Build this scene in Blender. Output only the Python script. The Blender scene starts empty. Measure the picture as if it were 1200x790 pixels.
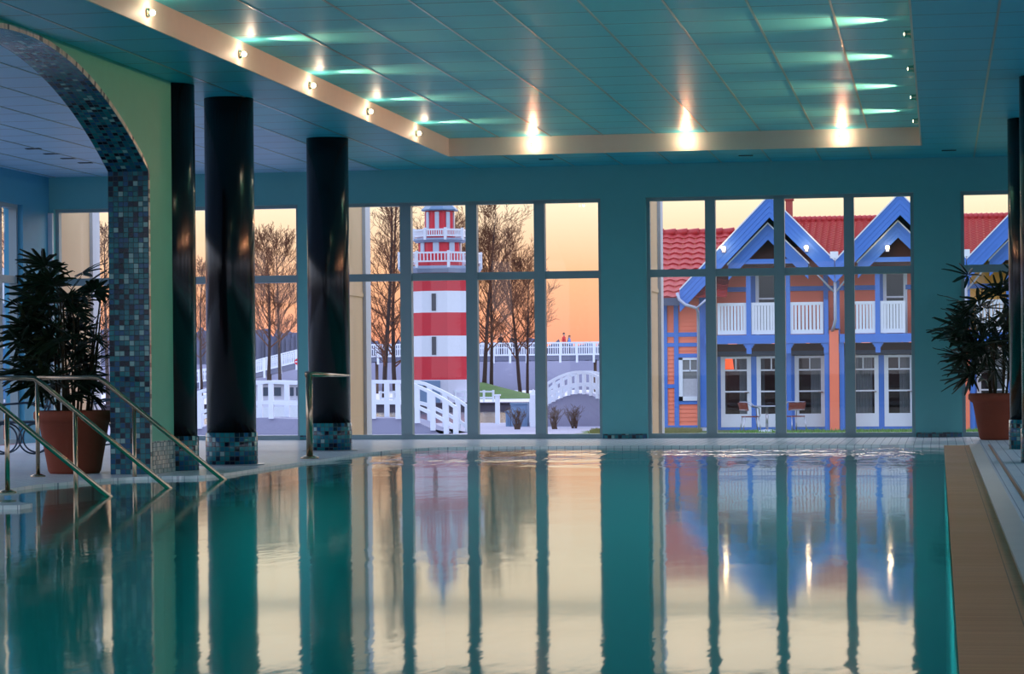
import bpy, math, random
from mathutils import Vector, Matrix
SC = bpy.context.scene
COL = SC.collection
PI = math.pi
# ---------------------------------------------------------------- camera survey
F_PX, CXP, CYP, EYE = 3000.0, 600.0, 436.0, 1.0
YAW, ROLL = math.atan(500 / 3000), .009
_ca, _sa, _cr, _sr = math.cos(YAW), math.sin(YAW), math.cos(ROLL), math.sin(ROLL)
_FW = Vector((-_sa, _ca, 0)); _XR = Vector((_ca*_cr, _sa*_cr, -_sr)); _UP = Vector((_ca*_sr, _sa*_sr, _cr))
def _ray(px, py): return _FW + _XR*((px-CXP)/F_PX) + _UP*((CYP-py)/F_PX)
def aty(px, py, Y):
    d = _ray(px, py); t = Y/d.y; return Vector((d.x*t, Y, EYE+d.z*t))
def atx(px, py, X):
    d = _ray(px, py); t = X/d.x; return Vector((X, d.y*t, EYE+d.z*t))
def atz(px, py, z=0.0):
    d = _ray(px, py); t = (z-EYE)/d.z; return Vector((d.x*t, d.y*t, z))

# ---------------------------------------------------------------- materials
def lin(c):
    o = []
    for v in c[:3]:
        v = v/255.0
        o.append(v/12.92 if v <= .04045 else ((v+.055)/1.055)**2.4)
    return (*o, 1.0)
def new_mat(name):
    m = bpy.data.materials.new(name); m.use_nodes = True
    nt = m.node_tree; nt.nodes.clear()
    out = nt.nodes.new('ShaderNodeOutputMaterial')
    return m, nt, out
class NT:
    def __init__(s, nt): s.nt = nt
    def n(s, typ, **kw):
        nd = s.nt.nodes.new(typ)
        for k, v in kw.items(): setattr(nd, k, v)
        return nd
    def l(s, a, b): s.nt.links.new(a, b)
    def val(s, sock, v):
        if isinstance(v, bpy.types.NodeSocket): s.l(v, sock)
        else: sock.default_value = v
    def math(s, op, a, b=0.0, c=None):
        nd = s.n('ShaderNodeMath', operation=op)
        s.val(nd.inputs[0], a); s.val(nd.inputs[1], b)
        if c is not None: s.val(nd.inputs[2], c)
        return nd.outputs[0]
    def mix(s, fac, a, b, blend='MIX'):
        nd = s.n('ShaderNodeMix', data_type='RGBA', blend_type=blend)
        s.val(nd.inputs[0], fac); s.val(nd.inputs[6], a); s.val(nd.inputs[7], b)
        return nd.outputs[2]
    def ramp(s, fac, stops, interp='LINEAR'):
        nd = s.n('ShaderNodeValToRGB'); cr = nd.color_ramp; cr.interpolation = interp
        while len(cr.elements) < len(stops): cr.elements.new(.5)
        for e, (p, c) in zip(cr.elements, stops): e.position = p; e.color = c
        s.l(fac, nd.inputs[0]); return nd.outputs[0]
    def noise(s, vec, scale, detail=3, rough=.5):
        nd = s.n('ShaderNodeTexNoise'); nd.inputs['Scale'].default_value = scale
        nd.inputs['Detail'].default_value = detail; nd.inputs['Roughness'].default_value = rough
        if vec is not None: s.l(vec, nd.inputs['Vector'])
        return nd.outputs['Fac']
    def mapping(s, vec, scale=(1,1,1), loc=(0,0,0)):
        nd = s.n('ShaderNodeMapping'); nd.inputs['Scale'].default_value = scale; nd.inputs['Location'].default_value = loc
        s.l(vec, nd.inputs['Vector']); return nd.outputs[0]
    def bump(s, h, strength=.3, dist=.01):
        nd = s.n('ShaderNodeBump'); nd.inputs['Strength'].default_value = strength; nd.inputs['Distance'].default_value = dist
        s.l(h, nd.inputs['Height']); return nd.outputs[0]
    def coord(s, which='Object'):
        return s.n('ShaderNodeTexCoord').outputs[which]
    def pos(s): return s.n('ShaderNodeNewGeometry').outputs['Position']
    def pbr(s, out, color, rough=.5, metal=0., normal=None, spec=.5, **kw):
        b = s.n('ShaderNodeBsdfPrincipled')
        s.val(b.inputs['Base Color'], color); s.val(b.inputs['Roughness'], rough); s.val(b.inputs['Metallic'], metal)
        b.inputs['Specular IOR Level'].default_value = spec
        if normal is not None: s.l(normal, b.inputs['Normal'])
        for k, v in kw.items(): s.val(b.inputs[k.replace('_', ' ')], v)
        s.l(b.outputs[0], out.inputs[0]); return b
def plain(name, col, rough=.5, metal=0., var=.08, scale=6., bump=0., spec=.5, **kw):
    """painted / solid surface with slight tone variation"""
    m, nt, out = new_mat(name); g = NT(nt)
    c = lin(col); f = g.noise(g.coord('Object'), scale, 4)
    lo = tuple(x*(1-var) for x in c[:3]) + (1,); hi = tuple(min(1, x*(1+var)) for x in c[:3]) + (1,)
    colr = g.mix(f, lo, hi)
    nm = g.bump(g.noise(g.coord('Object'), scale*8, 3), bump, .01) if bump else None
    g.pbr(out, colr, rough, metal, nm, spec, **kw); return m
def emit(name, col, strength):
    m, nt, out = new_mat(name); g = NT(nt)
    e = g.n('ShaderNodeEmission'); e.inputs[0].default_value = lin(col); e.inputs[1].default_value = strength
    g.l(e.outputs[0], out.inputs[0]); return m
def mosaic(name, stops, size=.05, rough=.15, grout=(60,80,85), gw=.06):
    m, nt, out = new_mat(name); g = NT(nt)
    uv = g.coord('UV'); sp = g.n('ShaderNodeSeparateXYZ'); g.l(uv, sp.inputs[0])
    u = g.math('DIVIDE', sp.outputs[0], size); v = g.math('DIVIDE', sp.outputs[1], size)
    fu, fv = g.math('FLOOR', u), g.math('FLOOR', v)
    cb = g.n('ShaderNodeCombineXYZ'); g.l(fu, cb.inputs[0]); g.l(fv, cb.inputs[1])
    wn = g.n('ShaderNodeTexWhiteNoise', noise_dimensions='3D'); g.l(cb.outputs[0], wn.inputs['Vector'])
    col = g.ramp(wn.outputs['Value'], [(p, lin(c)) for p, c in stops], 'CONSTANT')
    def edge(x):
        fr = g.math('FRACT', x); d = g.math('ABSOLUTE', g.math('SUBTRACT', fr, .5)); return g.math('GREATER_THAN', d, .5-gw)
    e = g.math('MAXIMUM', edge(u), edge(v))
    col = g.mix(e, col, lin(grout))
    r = g.math('ADD', g.math('MULTIPLY', e, .5), rough)
    nm = g.bump(g.math('SUBTRACT', 1.0, e), .4, .004)
    g.pbr(out, col, r, 0, nm); return m
def tiles(name, col, col2, grout, size=(.2,.1), rough=.2, bump=.25, spec=.5, gw=.004, matte=0):
    """tiled floor from world position"""
    m, nt, out = new_mat(name); g = NT(nt)
    br = g.n('ShaderNodeTexBrick'); g.l(g.pos(), br.inputs['Vector'])
    br.inputs['Color1'].default_value = lin(col); br.inputs['Color2'].default_value = lin(col2); br.inputs['Mortar'].default_value = lin(grout)
    br.inputs['Scale'].default_value = 1.0; br.inputs['Brick Width'].default_value = size[0]; br.inputs['Row Height'].default_value = size[1]
    br.inputs['Mortar Size'].default_value = gw; br.offset = 0.0
    n = g.noise(g.pos(), .9, 3)
    c = g.mix(g.math('MULTIPLY', n, .35), br.outputs['Color'], lin(tuple(x*.8 for x in col)))
    nm = g.bump(g.math('SUBTRACT', 1.0, br.outputs['Fac']), bump, .003)
    rr = g.math('ADD', g.math('MULTIPLY', n, .18), rough)
    if not matte: g.pbr(out, c, rr, 0, nm, spec); return m
    d = g.n('ShaderNodeBsdfDiffuse'); g.l(c, d.inputs[0]); g.l(nm, d.inputs['Normal'])
    gg = g.n('ShaderNodeBsdfGlossy'); g.l(rr, gg.inputs[1]); g.l(nm, gg.inputs['Normal'])
    mx = g.n('ShaderNodeMixShader'); mx.inputs[0].default_value = matte; g.l(d.outputs[0], mx.inputs[1]); g.l(gg.outputs[0], mx.inputs[2]); g.l(mx.outputs[0], out.inputs[0]); return m

TEAL_WALL = plain('far wall teal paint', (112,192,196), .45, var=.04, bump=.03)
GREEN_WALL = plain('arch wall sea green paint', (94,184,158), .5, var=.06, bump=.04)
ALCOVE_WALL = plain('alcove wall blue paint', (70,160,196), .5, var=.04)
FRAME = plain('window frame blue grey', (150,172,180), .35, var=.03)
WHITE = plain('white paint', (226,232,240), .4, var=.04)
LILAC = plain('pale render', (206,206,218), .7, var=.05)
PEACH = plain('peach render', (226,190,152), .75, var=.06, scale=2)
BLACK = None
STEEL = plain('brushed stainless steel', (176,156,132), .22, 1.0, var=.06, scale=20)
TERRA = plain('terracotta', (146,68,44), .8, var=.18, scale=5, bump=.15)
SOIL = plain('soil', (45,32,24), .95, var=.4, scale=40, bump=.5)
LEAF = plain('dark palm leaf', (26,46,26), .45, var=.35, scale=9)
CANE = plain('palm cane fibre', (70,56,36), .85, var=.35, scale=30)
BARK = plain('bare tree bark', (104,62,36), .9, var=.3, scale=8)
TRUNK = plain('dark trunk bark', (58,42,36), .9, var=.3, scale=8)
GREYBARK = plain('grey brown bark', (104,82,66), .9, var=.3, scale=8)
RED = plain('lighthouse red paint', (206,28,48), .45, var=.08, scale=3)
BLUEWOOD = plain('cobalt blue timber', (70,122,206), .5, var=.08, scale=4)
SALMON = plain('salmon boards', (250,130,94), .6, var=.08, scale=2)
OCHRE = plain('ochre boards', (246,186,84), .6, var=.08, scale=2)
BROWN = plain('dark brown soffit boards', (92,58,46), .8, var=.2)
ROOFRED = plain('red clay roof tiles', (182,56,54), .55, var=.2, scale=9)
SLATE = plain('blue grey metal roof', (96,126,156), .4, var=.08)
CONC = plain('lilac grey concrete', (150,150,170), .85, var=.12, scale=.6)
DARKSTONE = plain('dark quay stone', (84,78,92), .85, var=.25, scale=2)
BRICKRED = plain('red brick', (170,80,70), .85, var=.25, scale=12)
ALU = plain('aluminium tube', (190,190,200), .3, .9, var=.05)
WICKER = plain('brown wicker', (128,62,50), .8, var=.4, scale=60, bump=.4)
DARK = plain('dark rubber', (22,24,28), .6)
GREYPIPE = plain('zinc pipe', (182,188,204), .45, .2, var=.05)
CABINET = plain('blue grey metal', (112,140,172), .5, var=.05)
CURTAIN = plain('pale curtain cloth', (190,190,196), .9, var=.15, scale=14)
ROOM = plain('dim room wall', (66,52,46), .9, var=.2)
FOREST = plain('distant bare forest', (112,116,142), 1.0, var=.25, scale=.6)  # distance haze is mixed into this blue grey
IRON = plain('dark blue wrought iron', (40,60,78), .4, .4)
BLUECABIN = plain('light blue boards', (70,150,200), .6, var=.1)

def col_mat():
    m, nt, out = new_mat('black lacquered column'); g = NT(nt)
    n = g.noise(g.mapping(g.coord('Object'), (28,28,.5)), 1.0, 2)
    nm = g.bump(n, .22, .01)
    g.pbr(out, lin((12,11,19)), .2, 0, nm, .5); return m
BLACK = col_mat()
MOS = mosaic('blue green glass mosaic', [(0,(10,104,124)),(.22,(24,128,136)),(.4,(26,92,136)),(.56,(4,34,60)),(.68,(44,136,146)),(.84,(158,196,194)),(.93,(8,20,44))], .052)
MOSL = mosaic('pale grey mosaic', [(0,(150,172,172)),(.3,(176,190,186)),(.55,(120,150,152)),(.75,(198,206,200)),(.9,(100,130,138))], .045)
MOSE = mosaic('cream mosaic edging', [(0,(214,206,190)),(.4,(190,186,176)),(.6,(226,214,200)),(.8,(120,120,120))], .045)
FLOORM = tiles('pale deck tiles', (240,243,250), (230,236,246), (140,154,176), (.11,.22), .1, .3, .9, .004, .22)
GRATE = tiles('beige overflow grating', (250,172,112), (232,150,94), (140,88,56), (.32,.024), .4, .35, .4, .003)
def ceil_mat(name, col, rough, jx=0.0):
    m, nt, out = new_mat(name); g = NT(nt)
    sp = g.n('ShaderNodeSeparateXYZ'); g.l(g.pos(), sp.inputs[0])
    fy = g.math('FRACT', g.math('DIVIDE', sp.outputs[1], .86))
    e = g.math('LESS_THAN', fy, .035)
    n = g.noise(g.mapping(g.pos(), (.5,9,1)), 1.0, 3)
    c = g.mix(g.math('MULTIPLY', n, .25), lin(col), lin(tuple(x*.82 for x in col)))
    c = g.mix(e, c, lin(tuple(x*.58 for x in col)))
    nm = g.bump(g.math('ADD', g.math('MULTIPLY', n, .25), g.math('SUBTRACT', 1.0, e)), .12, .006)
    g.pbr(out, c, rough, 0, nm, .6); return m
CEIL_T = ceil_mat('lacquered ceiling panels', (92,222,236), .42)  # pool's teal light is put into the panel colour, low ceiling too
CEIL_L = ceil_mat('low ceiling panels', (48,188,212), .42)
CEIL_A = ceil_mat('pale blue ceiling panels', (160,206,240), .45)
STRIP = plain('ceiling joint strip', (150,170,170), .28, .7)
FASCIA = plain('cream fascia', (240,216,198), .55, var=.04)
def glass_mat(name, gl=1.0, tint=(1,1,1,1)):
    m, nt, out = new_mat(name); g = NT(nt)
    fr = g.n('ShaderNodeFresnel'); fr.inputs[0].default_value = 1.45
    t = g.n('ShaderNodeBsdfTransparent'); t.inputs[0].default_value = tint
    gg = g.n('ShaderNodeBsdfGlossy'); gg.inputs[1].default_value = .0
    mx = g.n('ShaderNodeMixShader'); g.l(g.math('MULTIPLY', fr.outputs[0], gl), mx.inputs[0]); g.l(t.outputs[0], mx.inputs[1]); g.l(gg.outputs[0], mx.inputs[2])
    g.l(mx.outputs[0], out.inputs[0]); return m
GLASS = glass_mat('window glass')
HGLASS = glass_mat('door glass', 1.0, (.62,.66,.66,1))
def water_mat():
    m, nt, out = new_mat('pool water surface'); g = NT(nt)
    p = g.pos()
    a = g.noise(g.mapping(p, (.9,.35,1)), 1.0, 2)
    b = g.noise(g.mapping(p, (5.,1.6,1), (3,7,0)), 1.0, 3)
    msk = g.ramp(g.noise(g.mapping(p, (.12,.3,1), (11,2,0)), 1.0, 2), [(.42,(.15,.15,.15,1)),(.66,(1,1,1,1))])
    sp = g.n('ShaderNodeSeparateXYZ'); g.l(p, sp.inputs[0])
    far = g.n('ShaderNodeMapRange'); far.inputs[1].default_value = 25.0; far.inputs[2].default_value = 33.5; far.inputs[3].default_value = .25; far.inputs[4].default_value = 9.0
    g.l(sp.outputs[1], far.inputs[0])
    h = g.math('ADD', g.math('MULTIPLY', a, .9), g.math('MULTIPLY', g.math('MULTIPLY', b, msk), 1.5))
    h = g.math('MULTIPLY', h, far.outputs[0])
    nm = g.bump(h, 1.0, .006)
    fr = g.n('ShaderNodeFresnel'); fr.inputs[0].default_value = 1.48
    t = g.n('ShaderNodeBsdfTransparent'); t.inputs[0].default_value = (.25,.95,.92,1)
    gg = g.n('ShaderNodeBsdfGlossy'); gg.inputs[1].default_value = .055; g.l(nm, gg.inputs['Normal'])
    mx = g.n('ShaderNodeMixShader'); g.l(fr.outputs[0], mx.inputs[0]); g.l(t.outputs[0], mx.inputs[1]); g.l(gg.outputs[0], mx.inputs[2])
    g.l(mx.outputs[0], out.inputs[0]); return m
WATER = water_mat()
BASIN = plain('teal pool lining', (6,122,130), .6, var=.06, scale=.8)
def canal_mat():
    m, nt, out = new_mat('canal water'); g = NT(nt)
    nm = g.bump(g.noise(g.mapping(g.pos(), (.8,.5,1)), 1.0, 3), 1.0, .12)
    g.pbr(out, lin((60,56,66)), .2, 0, nm, .5, IOR=1.33); return m
CANAL = canal_mat()
def ground_mat():
    m, nt, out = new_mat('outdoor ground'); g = NT(nt)
    n = g.noise(g.pos(), .5, 5); n2 = g.noise(g.pos(), 9., 4)
    sp = g.n('ShaderNodeSeparateXYZ'); g.l(g.pos(), sp.inputs[0])
    x = g.math('ADD', sp.outputs[0], g.math('MULTIPLY', n, 1.5))
    k = g.math('GREATER_THAN', x, -9.2)
    lawn = g.mix(n2, lin((60,92,44)), lin((112,130,70)))
    pave = g.mix(n, lin((150,148,168)), lin((176,172,188)))
    g.pbr(out, g.mix(k, pave, lawn), .9); return m
GROUND = ground_mat()
GRASS = plain('grass bank', (84,112,56), .9, var=.35, scale=1.5)
PAVEWATER = plain('pale paving and bright water', (214,210,224), .8, var=.06)

# ---------------------------------------------------------------- mesh builder
def frame_of(d):
    d = d.normalized(); up = Vector((0,0,1)) if abs(d.z) < .95 else Vector((1,0,0))
    s = d.cross(up).normalized(); return d, s, s.cross(d).normalized()
class MB:
    def __init__(s): s.v = []; s.f = []; s.m = []; s.s = []
    def add(s, vs, fs, mi=0, smooth=False):
        b = len(s.v); s.v.extend([tuple(v) for v in vs])
        for f in fs: s.f.append([b+i for i in f]); s.m.append(mi); s.s.append(smooth)
        return s
    def box(s, x0, x1, y0, y1, z0, z1, mi=0):
        vs = [(x,y,z) for z in (z0,z1) for y in (y0,y1) for x in (x0,x1)]
        return s.add(vs, [(0,2,3,1),(4,5,7,6),(0,1,5,4),(2,6,7,3),(0,4,6,2),(1,3,7,5)], mi)
    def bar(s, p0, p1, w, h, mi=0):
        p0, p1 = Vector(p0), Vector(p1); d, a, b = frame_of(p1-p0); vs = []
        for p in (p0, p1):
            for i, j in ((-1,-1),(1,-1),(1,1),(-1,1)): vs.append(p + a*(i*w/2) + b*(j*h/2))
        return s.add(vs, [(3,2,1,0),(4,5,6,7),(0,1,5,4),(1,2,6,5),(2,3,7,6),(3,0,4,7)], mi)
    def tube(s, pts, r, n=8, mi=0, smooth=True, caps=True):
        pts = [Vector(p) for p in pts]; rs = r if isinstance(r, (list, tuple)) else [r]*len(pts)
        vs = []; a0 = None
        for i, p in enumerate(pts):
            d = (pts[min(i+1, len(pts)-1)] - pts[max(i-1, 0)])
            d, a, b = frame_of(d)
            if a0 is not None:
                a = (a0 - d*a0.dot(d)).normalized(); b = a.cross(d).normalized()
            a0 = a
            for k in range(n):
                t = 2*PI*k/n; vs.append(p + a*(math.cos(t)*rs[i]) + b*(math.sin(t)*rs[i]))
        fs = []
        for i in range(len(pts)-1):
            for k in range(n):
                fs.append((i*n+k, i*n+(k+1) % n, (i+1)*n+(k+1) % n, (i+1)*n+k))
        s.add(vs, fs, mi, smooth)
        if caps:
            b = len(s.v)-len(vs)
            s.f.append([b+k for k in range(n)][::-1]); s.m.append(mi); s.s.append(False)
            s.f.append([b+(len(pts)-1)*n+k for k in range(n)]); s.m.append(mi); s.s.append(False)
        return s
    def ring(s, c, R, r, axis='Y', n=28, k=6, mi=0):
        vs = []; fs = []
        for i in range(n):
            t = 2*PI*i/n
            for j in range(k):
                q = 2*PI*j/k; rr = R+r*math.cos(q); h = r*math.sin(q)
                p = {'Y': (rr*math.cos(t), h, rr*math.sin(t)), 'Z': (rr*math.cos(t), rr*math.sin(t), h), 'X': (h, rr*math.cos(t), rr*math.sin(t))}[axis]
                vs.append((c[0]+p[0], c[1]+p[1], c[2]+p[2]))
        for i in range(n):
            for j in range(k): fs.append((i*k+j, ((i+1) % n)*k+j, ((i+1) % n)*k+(j+1) % k, i*k+(j+1) % k))
        return s.add(vs, fs, mi, True)
    def lathe(s, cx, cy, prof, n=24, mi=0, smooth=True, rot=0.0):
        vs = []; fs = []
        for (r, z) in prof:
            for k in range(n):
                t = 2*PI*k/n+rot; vs.append((cx+r*math.cos(t), cy+r*math.sin(t), z))
        for i in range(len(prof)-1):
            for k in range(n): fs.append((i*n+k, i*n+(k+1) % n, (i+1)*n+(k+1) % n, (i+1)*n+k))
        fs.append(tuple(range(n))[::-1]); fs.append(tuple((len(prof)-1)*n+k for k in range(n)))
        b = len(s.v); s.add(vs, fs, mi, smooth); s.s[-1] = s.s[-2] = False
        return s
    def prism(s, poly, ext, mi=0, side=None):
        e = Vector(ext); n = len(poly); vs = [Vector(p) for p in poly]; vs += [v+e for v in vs]
        s.add(vs, [tuple(range(n))[::-1], tuple(range(n, 2*n))], mi)
        b = len(s.v)-2*n
        for i in range(n):
            s.f.append([b+i, b+(i+1) % n, b+n+(i+1) % n, b+n+i]); s.m.append(mi if side is None else side); s.s.append(False)
        return s
    def sphere(s, c, r, n=14, k=9, mi=0, sc=(1,1,1)):
        vs = []; fs = []
        for i in range(k+1):
            a = PI*i/k
            for j in range(n):
                t = 2*PI*j/n; vs.append((c[0]+r*sc[0]*math.sin(a)*math.cos(t), c[1]+r*sc[1]*math.sin(a)*math.sin(t), c[2]+r*sc[2]*math.cos(a)))
        for i in range(k):
            for j in range(n): fs.append((i*n+j, (i+1)*n+j, (i+1)*n+(j+1) % n, i*n+(j+1) % n))
        return s.add(vs, fs, mi, True)
    def build(s, name, mats, parent=None, uv=None):
        if not isinstance(mats, (list, tuple)): mats = [mats]
        me = bpy.data.meshes.new(name)
        if parent is None:
            xs = [v[0] for v in s.v]; ys = [v[1] for v in s.v]; zs = [v[2] for v in s.v]
            o0 = Vector(((min(xs)+max(xs))/2, (min(ys)+max(ys))/2, min(zs)))
        else:
            o0 = Vector((0,0,0)); q = parent
            while q is not None: o0 = o0 + q.location; q = q.parent
        me.from_pydata([(v[0]-o0.x, v[1]-o0.y, v[2]-o0.z) for v in s.v], [], s.f)
        for m in mats: me.materials.append(m)
        me.polygons.foreach_set('material_index', s.m); me.polygons.foreach_set('use_smooth', s.s)
        if uv is not None:
            l = me.uv_layers.new(name='UVMap')
            for p in me.polygons:
                for li in p.loop_indices:
                    w = s.v[me.loops[li].vertex_index]; l.data[li].uv = uv(w, p)
        me.update()
        o = bpy.data.objects.new(name, me); COL.objects.link(o)
        if parent is None: o.location = o0
        else: o.parent = parent
        return o
def box_uv(w, p):
    n = p.normal
    if abs(n.z) > .7: return (w[0], w[1])
    return (w[1], w[2]) if abs(n.x) > abs(n.y) else (w[0], w[2])
def cyl_uv(cx, cy, r):
    def f(w, p):
        c = p.center
        a = math.atan2(w[1]-cy, w[0]-cx)
        return (a*r, w[2])
    return f
def tag(o, label=None, cat=None, group=None, kind=None):
    if label: o['label'] = label
    if cat: o['category'] = cat
    if group: o['group'] = group
    if kind: o['kind'] = kind
    return o
def thing(name, label, cat, loc=(0,0,0), group=None, kind=None):
    o = bpy.data.objects.new(name, None); COL.objects.link(o); o.location = loc
    return tag(o, label, cat, group, kind)
def struct(o): o['kind'] = 'structure'; return o
def kids(o): return [c for c in list(bpy.data.objects) if c.parent is o]
def copy_tree(o, parent=None):
    c = o.copy(); COL.objects.link(c); c.parent = parent
    for ch in kids(o): copy_tree(ch, c)
    return c
# tuning of the lights the place has
POOLW, BULBE, BEAM, GLOW = 80.0, 12.0, 130.0, 2.4
SKYB0, SKYB1, SKYB2, SKYS, EXPO = (1.0,1.05,1.25,1), (1.15,1.3,1.7,1), (.7,.9,1.5,1), 0.97, 0.3
def cyl_uv(cx, cy, r):
    return lambda w, p: (math.atan2(w[0]-cx, -(w[1]-cy))*r, w[2])
# ================================================================= THE POOL HALL
YW, ZC, ZR = 37.6, 4.05, 4.29          # window wall, low ceiling, raised ceiling
XR0, XR1, YR1 = -6.78, -.2, 35.35       # raised field
XL, XARCH, XRIGHT = -13.45, -7.85, 4.6
YN = -3.0
# ---- pool outline (world points of the deck edge)
edge_px = [(-70,577),(0,574),(40,568.5),(80,565),(131,560.5),(178,558.5),(213,558),(240,557),(261,555),(303,549),(376,538.5),(409,533.5),(445,529.2),(480,526.2),(520,524.3),(600,523.4),(700,522.6)]
edge = [atz(*p) for p in edge_px]
corner = Vector((.06, edge[-1].y-.15, 0))
def smooth_line(pts, k=3):
    out = []
    for i in range(len(pts)-1):
        p0, p1, p2, p3 = pts[max(i-1,0)], pts[i], pts[i+1], pts[min(i+2,len(pts)-1)]
        for j in range(k):
            t = j/k
            out.append(.5*((2*p1)+(p2-p0)*t+(2*p0-5*p1+4*p2-p3)*t*t+(3*p1-p0-3*p2+p3)*t**3))
    return out+[pts[-1]]
edge = smooth_line(edge) + [corner]
YP0 = 4.0                               # near end of the pool, behind the frame
cape = [atz(-80,590), atz(24,589.2), atz(38,590.6), atz(24,592.6), atz(-80,594)]
# deck: left/far slab
def slab(name, poly, z1, z0, mat):
    mb = MB(); mb.prism([(p[0],p[1],z0) for p in poly], (0,0,z1-z0)); return mb.build(name, mat)
left_x = -13.45
deck = [(left_x, edge[0].y)] + [(p.x,p.y) for p in edge] + [(XRIGHT, corner.y), (XRIGHT, YW+.3), (left_x, YW+.3)]
deck = [p for i, p in enumerate(deck) if i == 0 or (Vector(p)-Vector(deck[i-1])).length > 1e-4]
struct(slab('floor', deck, 0, -.25, FLOORM))
struct(slab('floor_right', [(.52,YN),(XRIGHT,YN),(XRIGHT,corner.y),(.52,corner.y)], 0, -.25, FLOORM))
struct(slab('floor_near', [(left_x,YN),(.06,YN),(.06,YP0),(left_x,YP0)], 0, -.25, FLOORM))
cp = [(p.x,p.y) for p in cape]
lp = [(left_x, cp[0][1]+.2)] + cp + [(left_x, cp[-1][1]-.2)]
struct(slab('floor_ledge', lp, .004, -.03, FLOORM))
# overflow gutter along the long edge
g = MB(); g.box(.06,.38,YN,corner.y,-.22,-.008)
tag(g.build('overflow_grating', GRATE), 'beige overflow grating running along the pool side beside the tiled deck', 'grating')
g = MB(); g.box(.38,.52,YN,corner.y,-.25,.012)
for k in range(70):
    y = YN+.27+k*.53
    if y+.5 < corner.y: pass
struct(g.build('trim_curb', plain('pale stone curb', (206,202,198), .35, var=.08)))
g = MB(); g.box(.62,.65,YN,corner.y,-.01,.003)
struct(g.build('trim_drain', plain('copper drain slot', (150,96,60), .4, .6)))
# water and basin
wp = [(p.x,p.y) for p in edge] + [(.06,YP0),(left_x,YP0),(left_x,edge[0].y)]
mb = MB(); mb.add([(x,y,-.03) for x,y in wp], [tuple(range(len(wp)))[::-1]])
w = struct(mb.build('pool_water', WATER))
if w.data.polygons[0].normal.z < 0: w.data.flip_normals()
DEP = -3.3
mb = MB(); n = len(wp)
mb.add([(x,y,-.2) for x,y in wp]+[(x,y,DEP) for x,y in wp], [tuple(range(n,2*n))]+[(i,(i+1)%n,n+(i+1)%n,n+i) for i in range(n)])
struct(mb.build('pool_basin', BASIN))
# unseen area light below the water surface, for the pool's teal glow
def pool_light(name, loc, rot, size, power, col=(.55,1,.95)):
    l = bpy.data.lights.new(name, 'AREA'); l.shape = 'RECTANGLE'; l.size, l.size_y = size; l.energy = power; l.color = col
    o = bpy.data.objects.new(name, l); COL.objects.link(o); o.location = loc; o.rotation_euler = rot; return o
for k in range(4):                      # strip lamps under the coping, shining down into the water
    pool_light('underwater_lamp', (-.3, 8.2+k*7, -.16), (0, 0, 0), (.4,6.2), POOLW)
    pool_light('underwater_lamp', (-6.3, 8.2+k*6.6, -.16), (0, 0, 0), (.4,6.0), POOLW)
pool_light('underwater_lamp', (-3.4, 33.0, -.16), (0, 0, 0), (6.0,.4), POOLW)
pool_light('underwater_lamp', (-9.6, 14.5, -.16), (0, 0, 0), (.4,6.0), POOLW)

# ---- far wall with its openings
X = {k: aty(k, 400, YW).x for k in (64,350,397,705,758,1072,1127)}
ZT = 3.56
mb = MB()
piers = [(XL-.3, X[64]), (X[350], X[397]), (X[705], X[758]), (X[1072], X[1127]), (XRIGHT-.6, XRIGHT+.3)]
for a, b in piers: mb.box(a, b, YW, YW+.32, 0, ZT)
mb.box(XL-.3, XRIGHT+.3, YW, YW+.32, ZT, ZR+.35)
struct(mb.build('wall_far', TEAL_WALL))
mb = MB()
for a, b in piers[1:4]: mb.box(a+.01, b-.01, YW-.02, YW+.0, 0, .07)
struct(mb.build('baseboard_far', MOS, uv=box_uv))
def window(name, x0, x1, mull, y0=YW+.1, d=.12):
    root = thing(name, None, None, ((x0+x1)/2, y0, 0), kind='structure')
    f = MB(); e = .05
    f.box(x0, x1, y0, y0+d, 0, .07); f.box(x0, x1, y0, y0+d, ZT-.05, ZT)
    f.box(x0, x0+e, y0, y0+d, .07, ZT-.05); f.box(x1-e, x1, y0, y0+d, .07, ZT-.05)
    xs = [x0+e]
    for a, b in mull: f.box(a, b, y0-.03, y0+d, .07, ZT-.05); xs += [a, b]
    xs.append(x1-e)
    for i in range(0, len(xs), 2): f.box(xs[i], xs[i+1], y0, y0+d, 2.385, 2.495)
    f.build('window_frame', FRAME, root)
    p = MB()
    for i in range(0, len(xs), 2):
        for a, b in ((.07,2.385),(2.495,ZT-.05)): p.add([(xs[i],y0+.06,a),(xs[i+1],y0+.06,a),(xs[i+1],y0+.06,b),(xs[i],y0+.06,b)], [(0,1,2,3)])
    p.build('glazing', GLASS, root)
    return root
def mx(*pp): return [(aty(a,400,YW+.1).x, aty(b,400,YW+.1).x) for a, b in pp]
window('window_1', X[64], X[350], mx((130,142),(201,213),(273,285)))
window('window_2', X[397], X[705], mx((470,483),(547,560),(627,639.5)))
window('window_3', X[758], X[1072], mx((827.5,839.5),(908,920.5),(990,1002)))
window('window_4', X[1127], XRIGHT-.6, mx((1208,1220),(1290,1302),(1370,1382)))
# ---- exterior piers (deep fins outside between the bays)
for i, (a, b) in enumerate(piers[:4]):
    mb = MB(); mb.box(a+.04, b-.02, YW+.32, YW+1.75, -.7, 4.5)
    mb.box(a+.03, b-.005, YW+.32, YW+1.75, 2.2, 2.26)
    struct(mb.build('wall_fin_%d' % (i+1), PEACH))
    mb = MB(); mb.box(a+.0, b+.03, YW+1.75, YW+2.1, -.7, 4.5)
    struct(mb.build('trim_fin_%d' % (i+1), LILAC))
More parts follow.
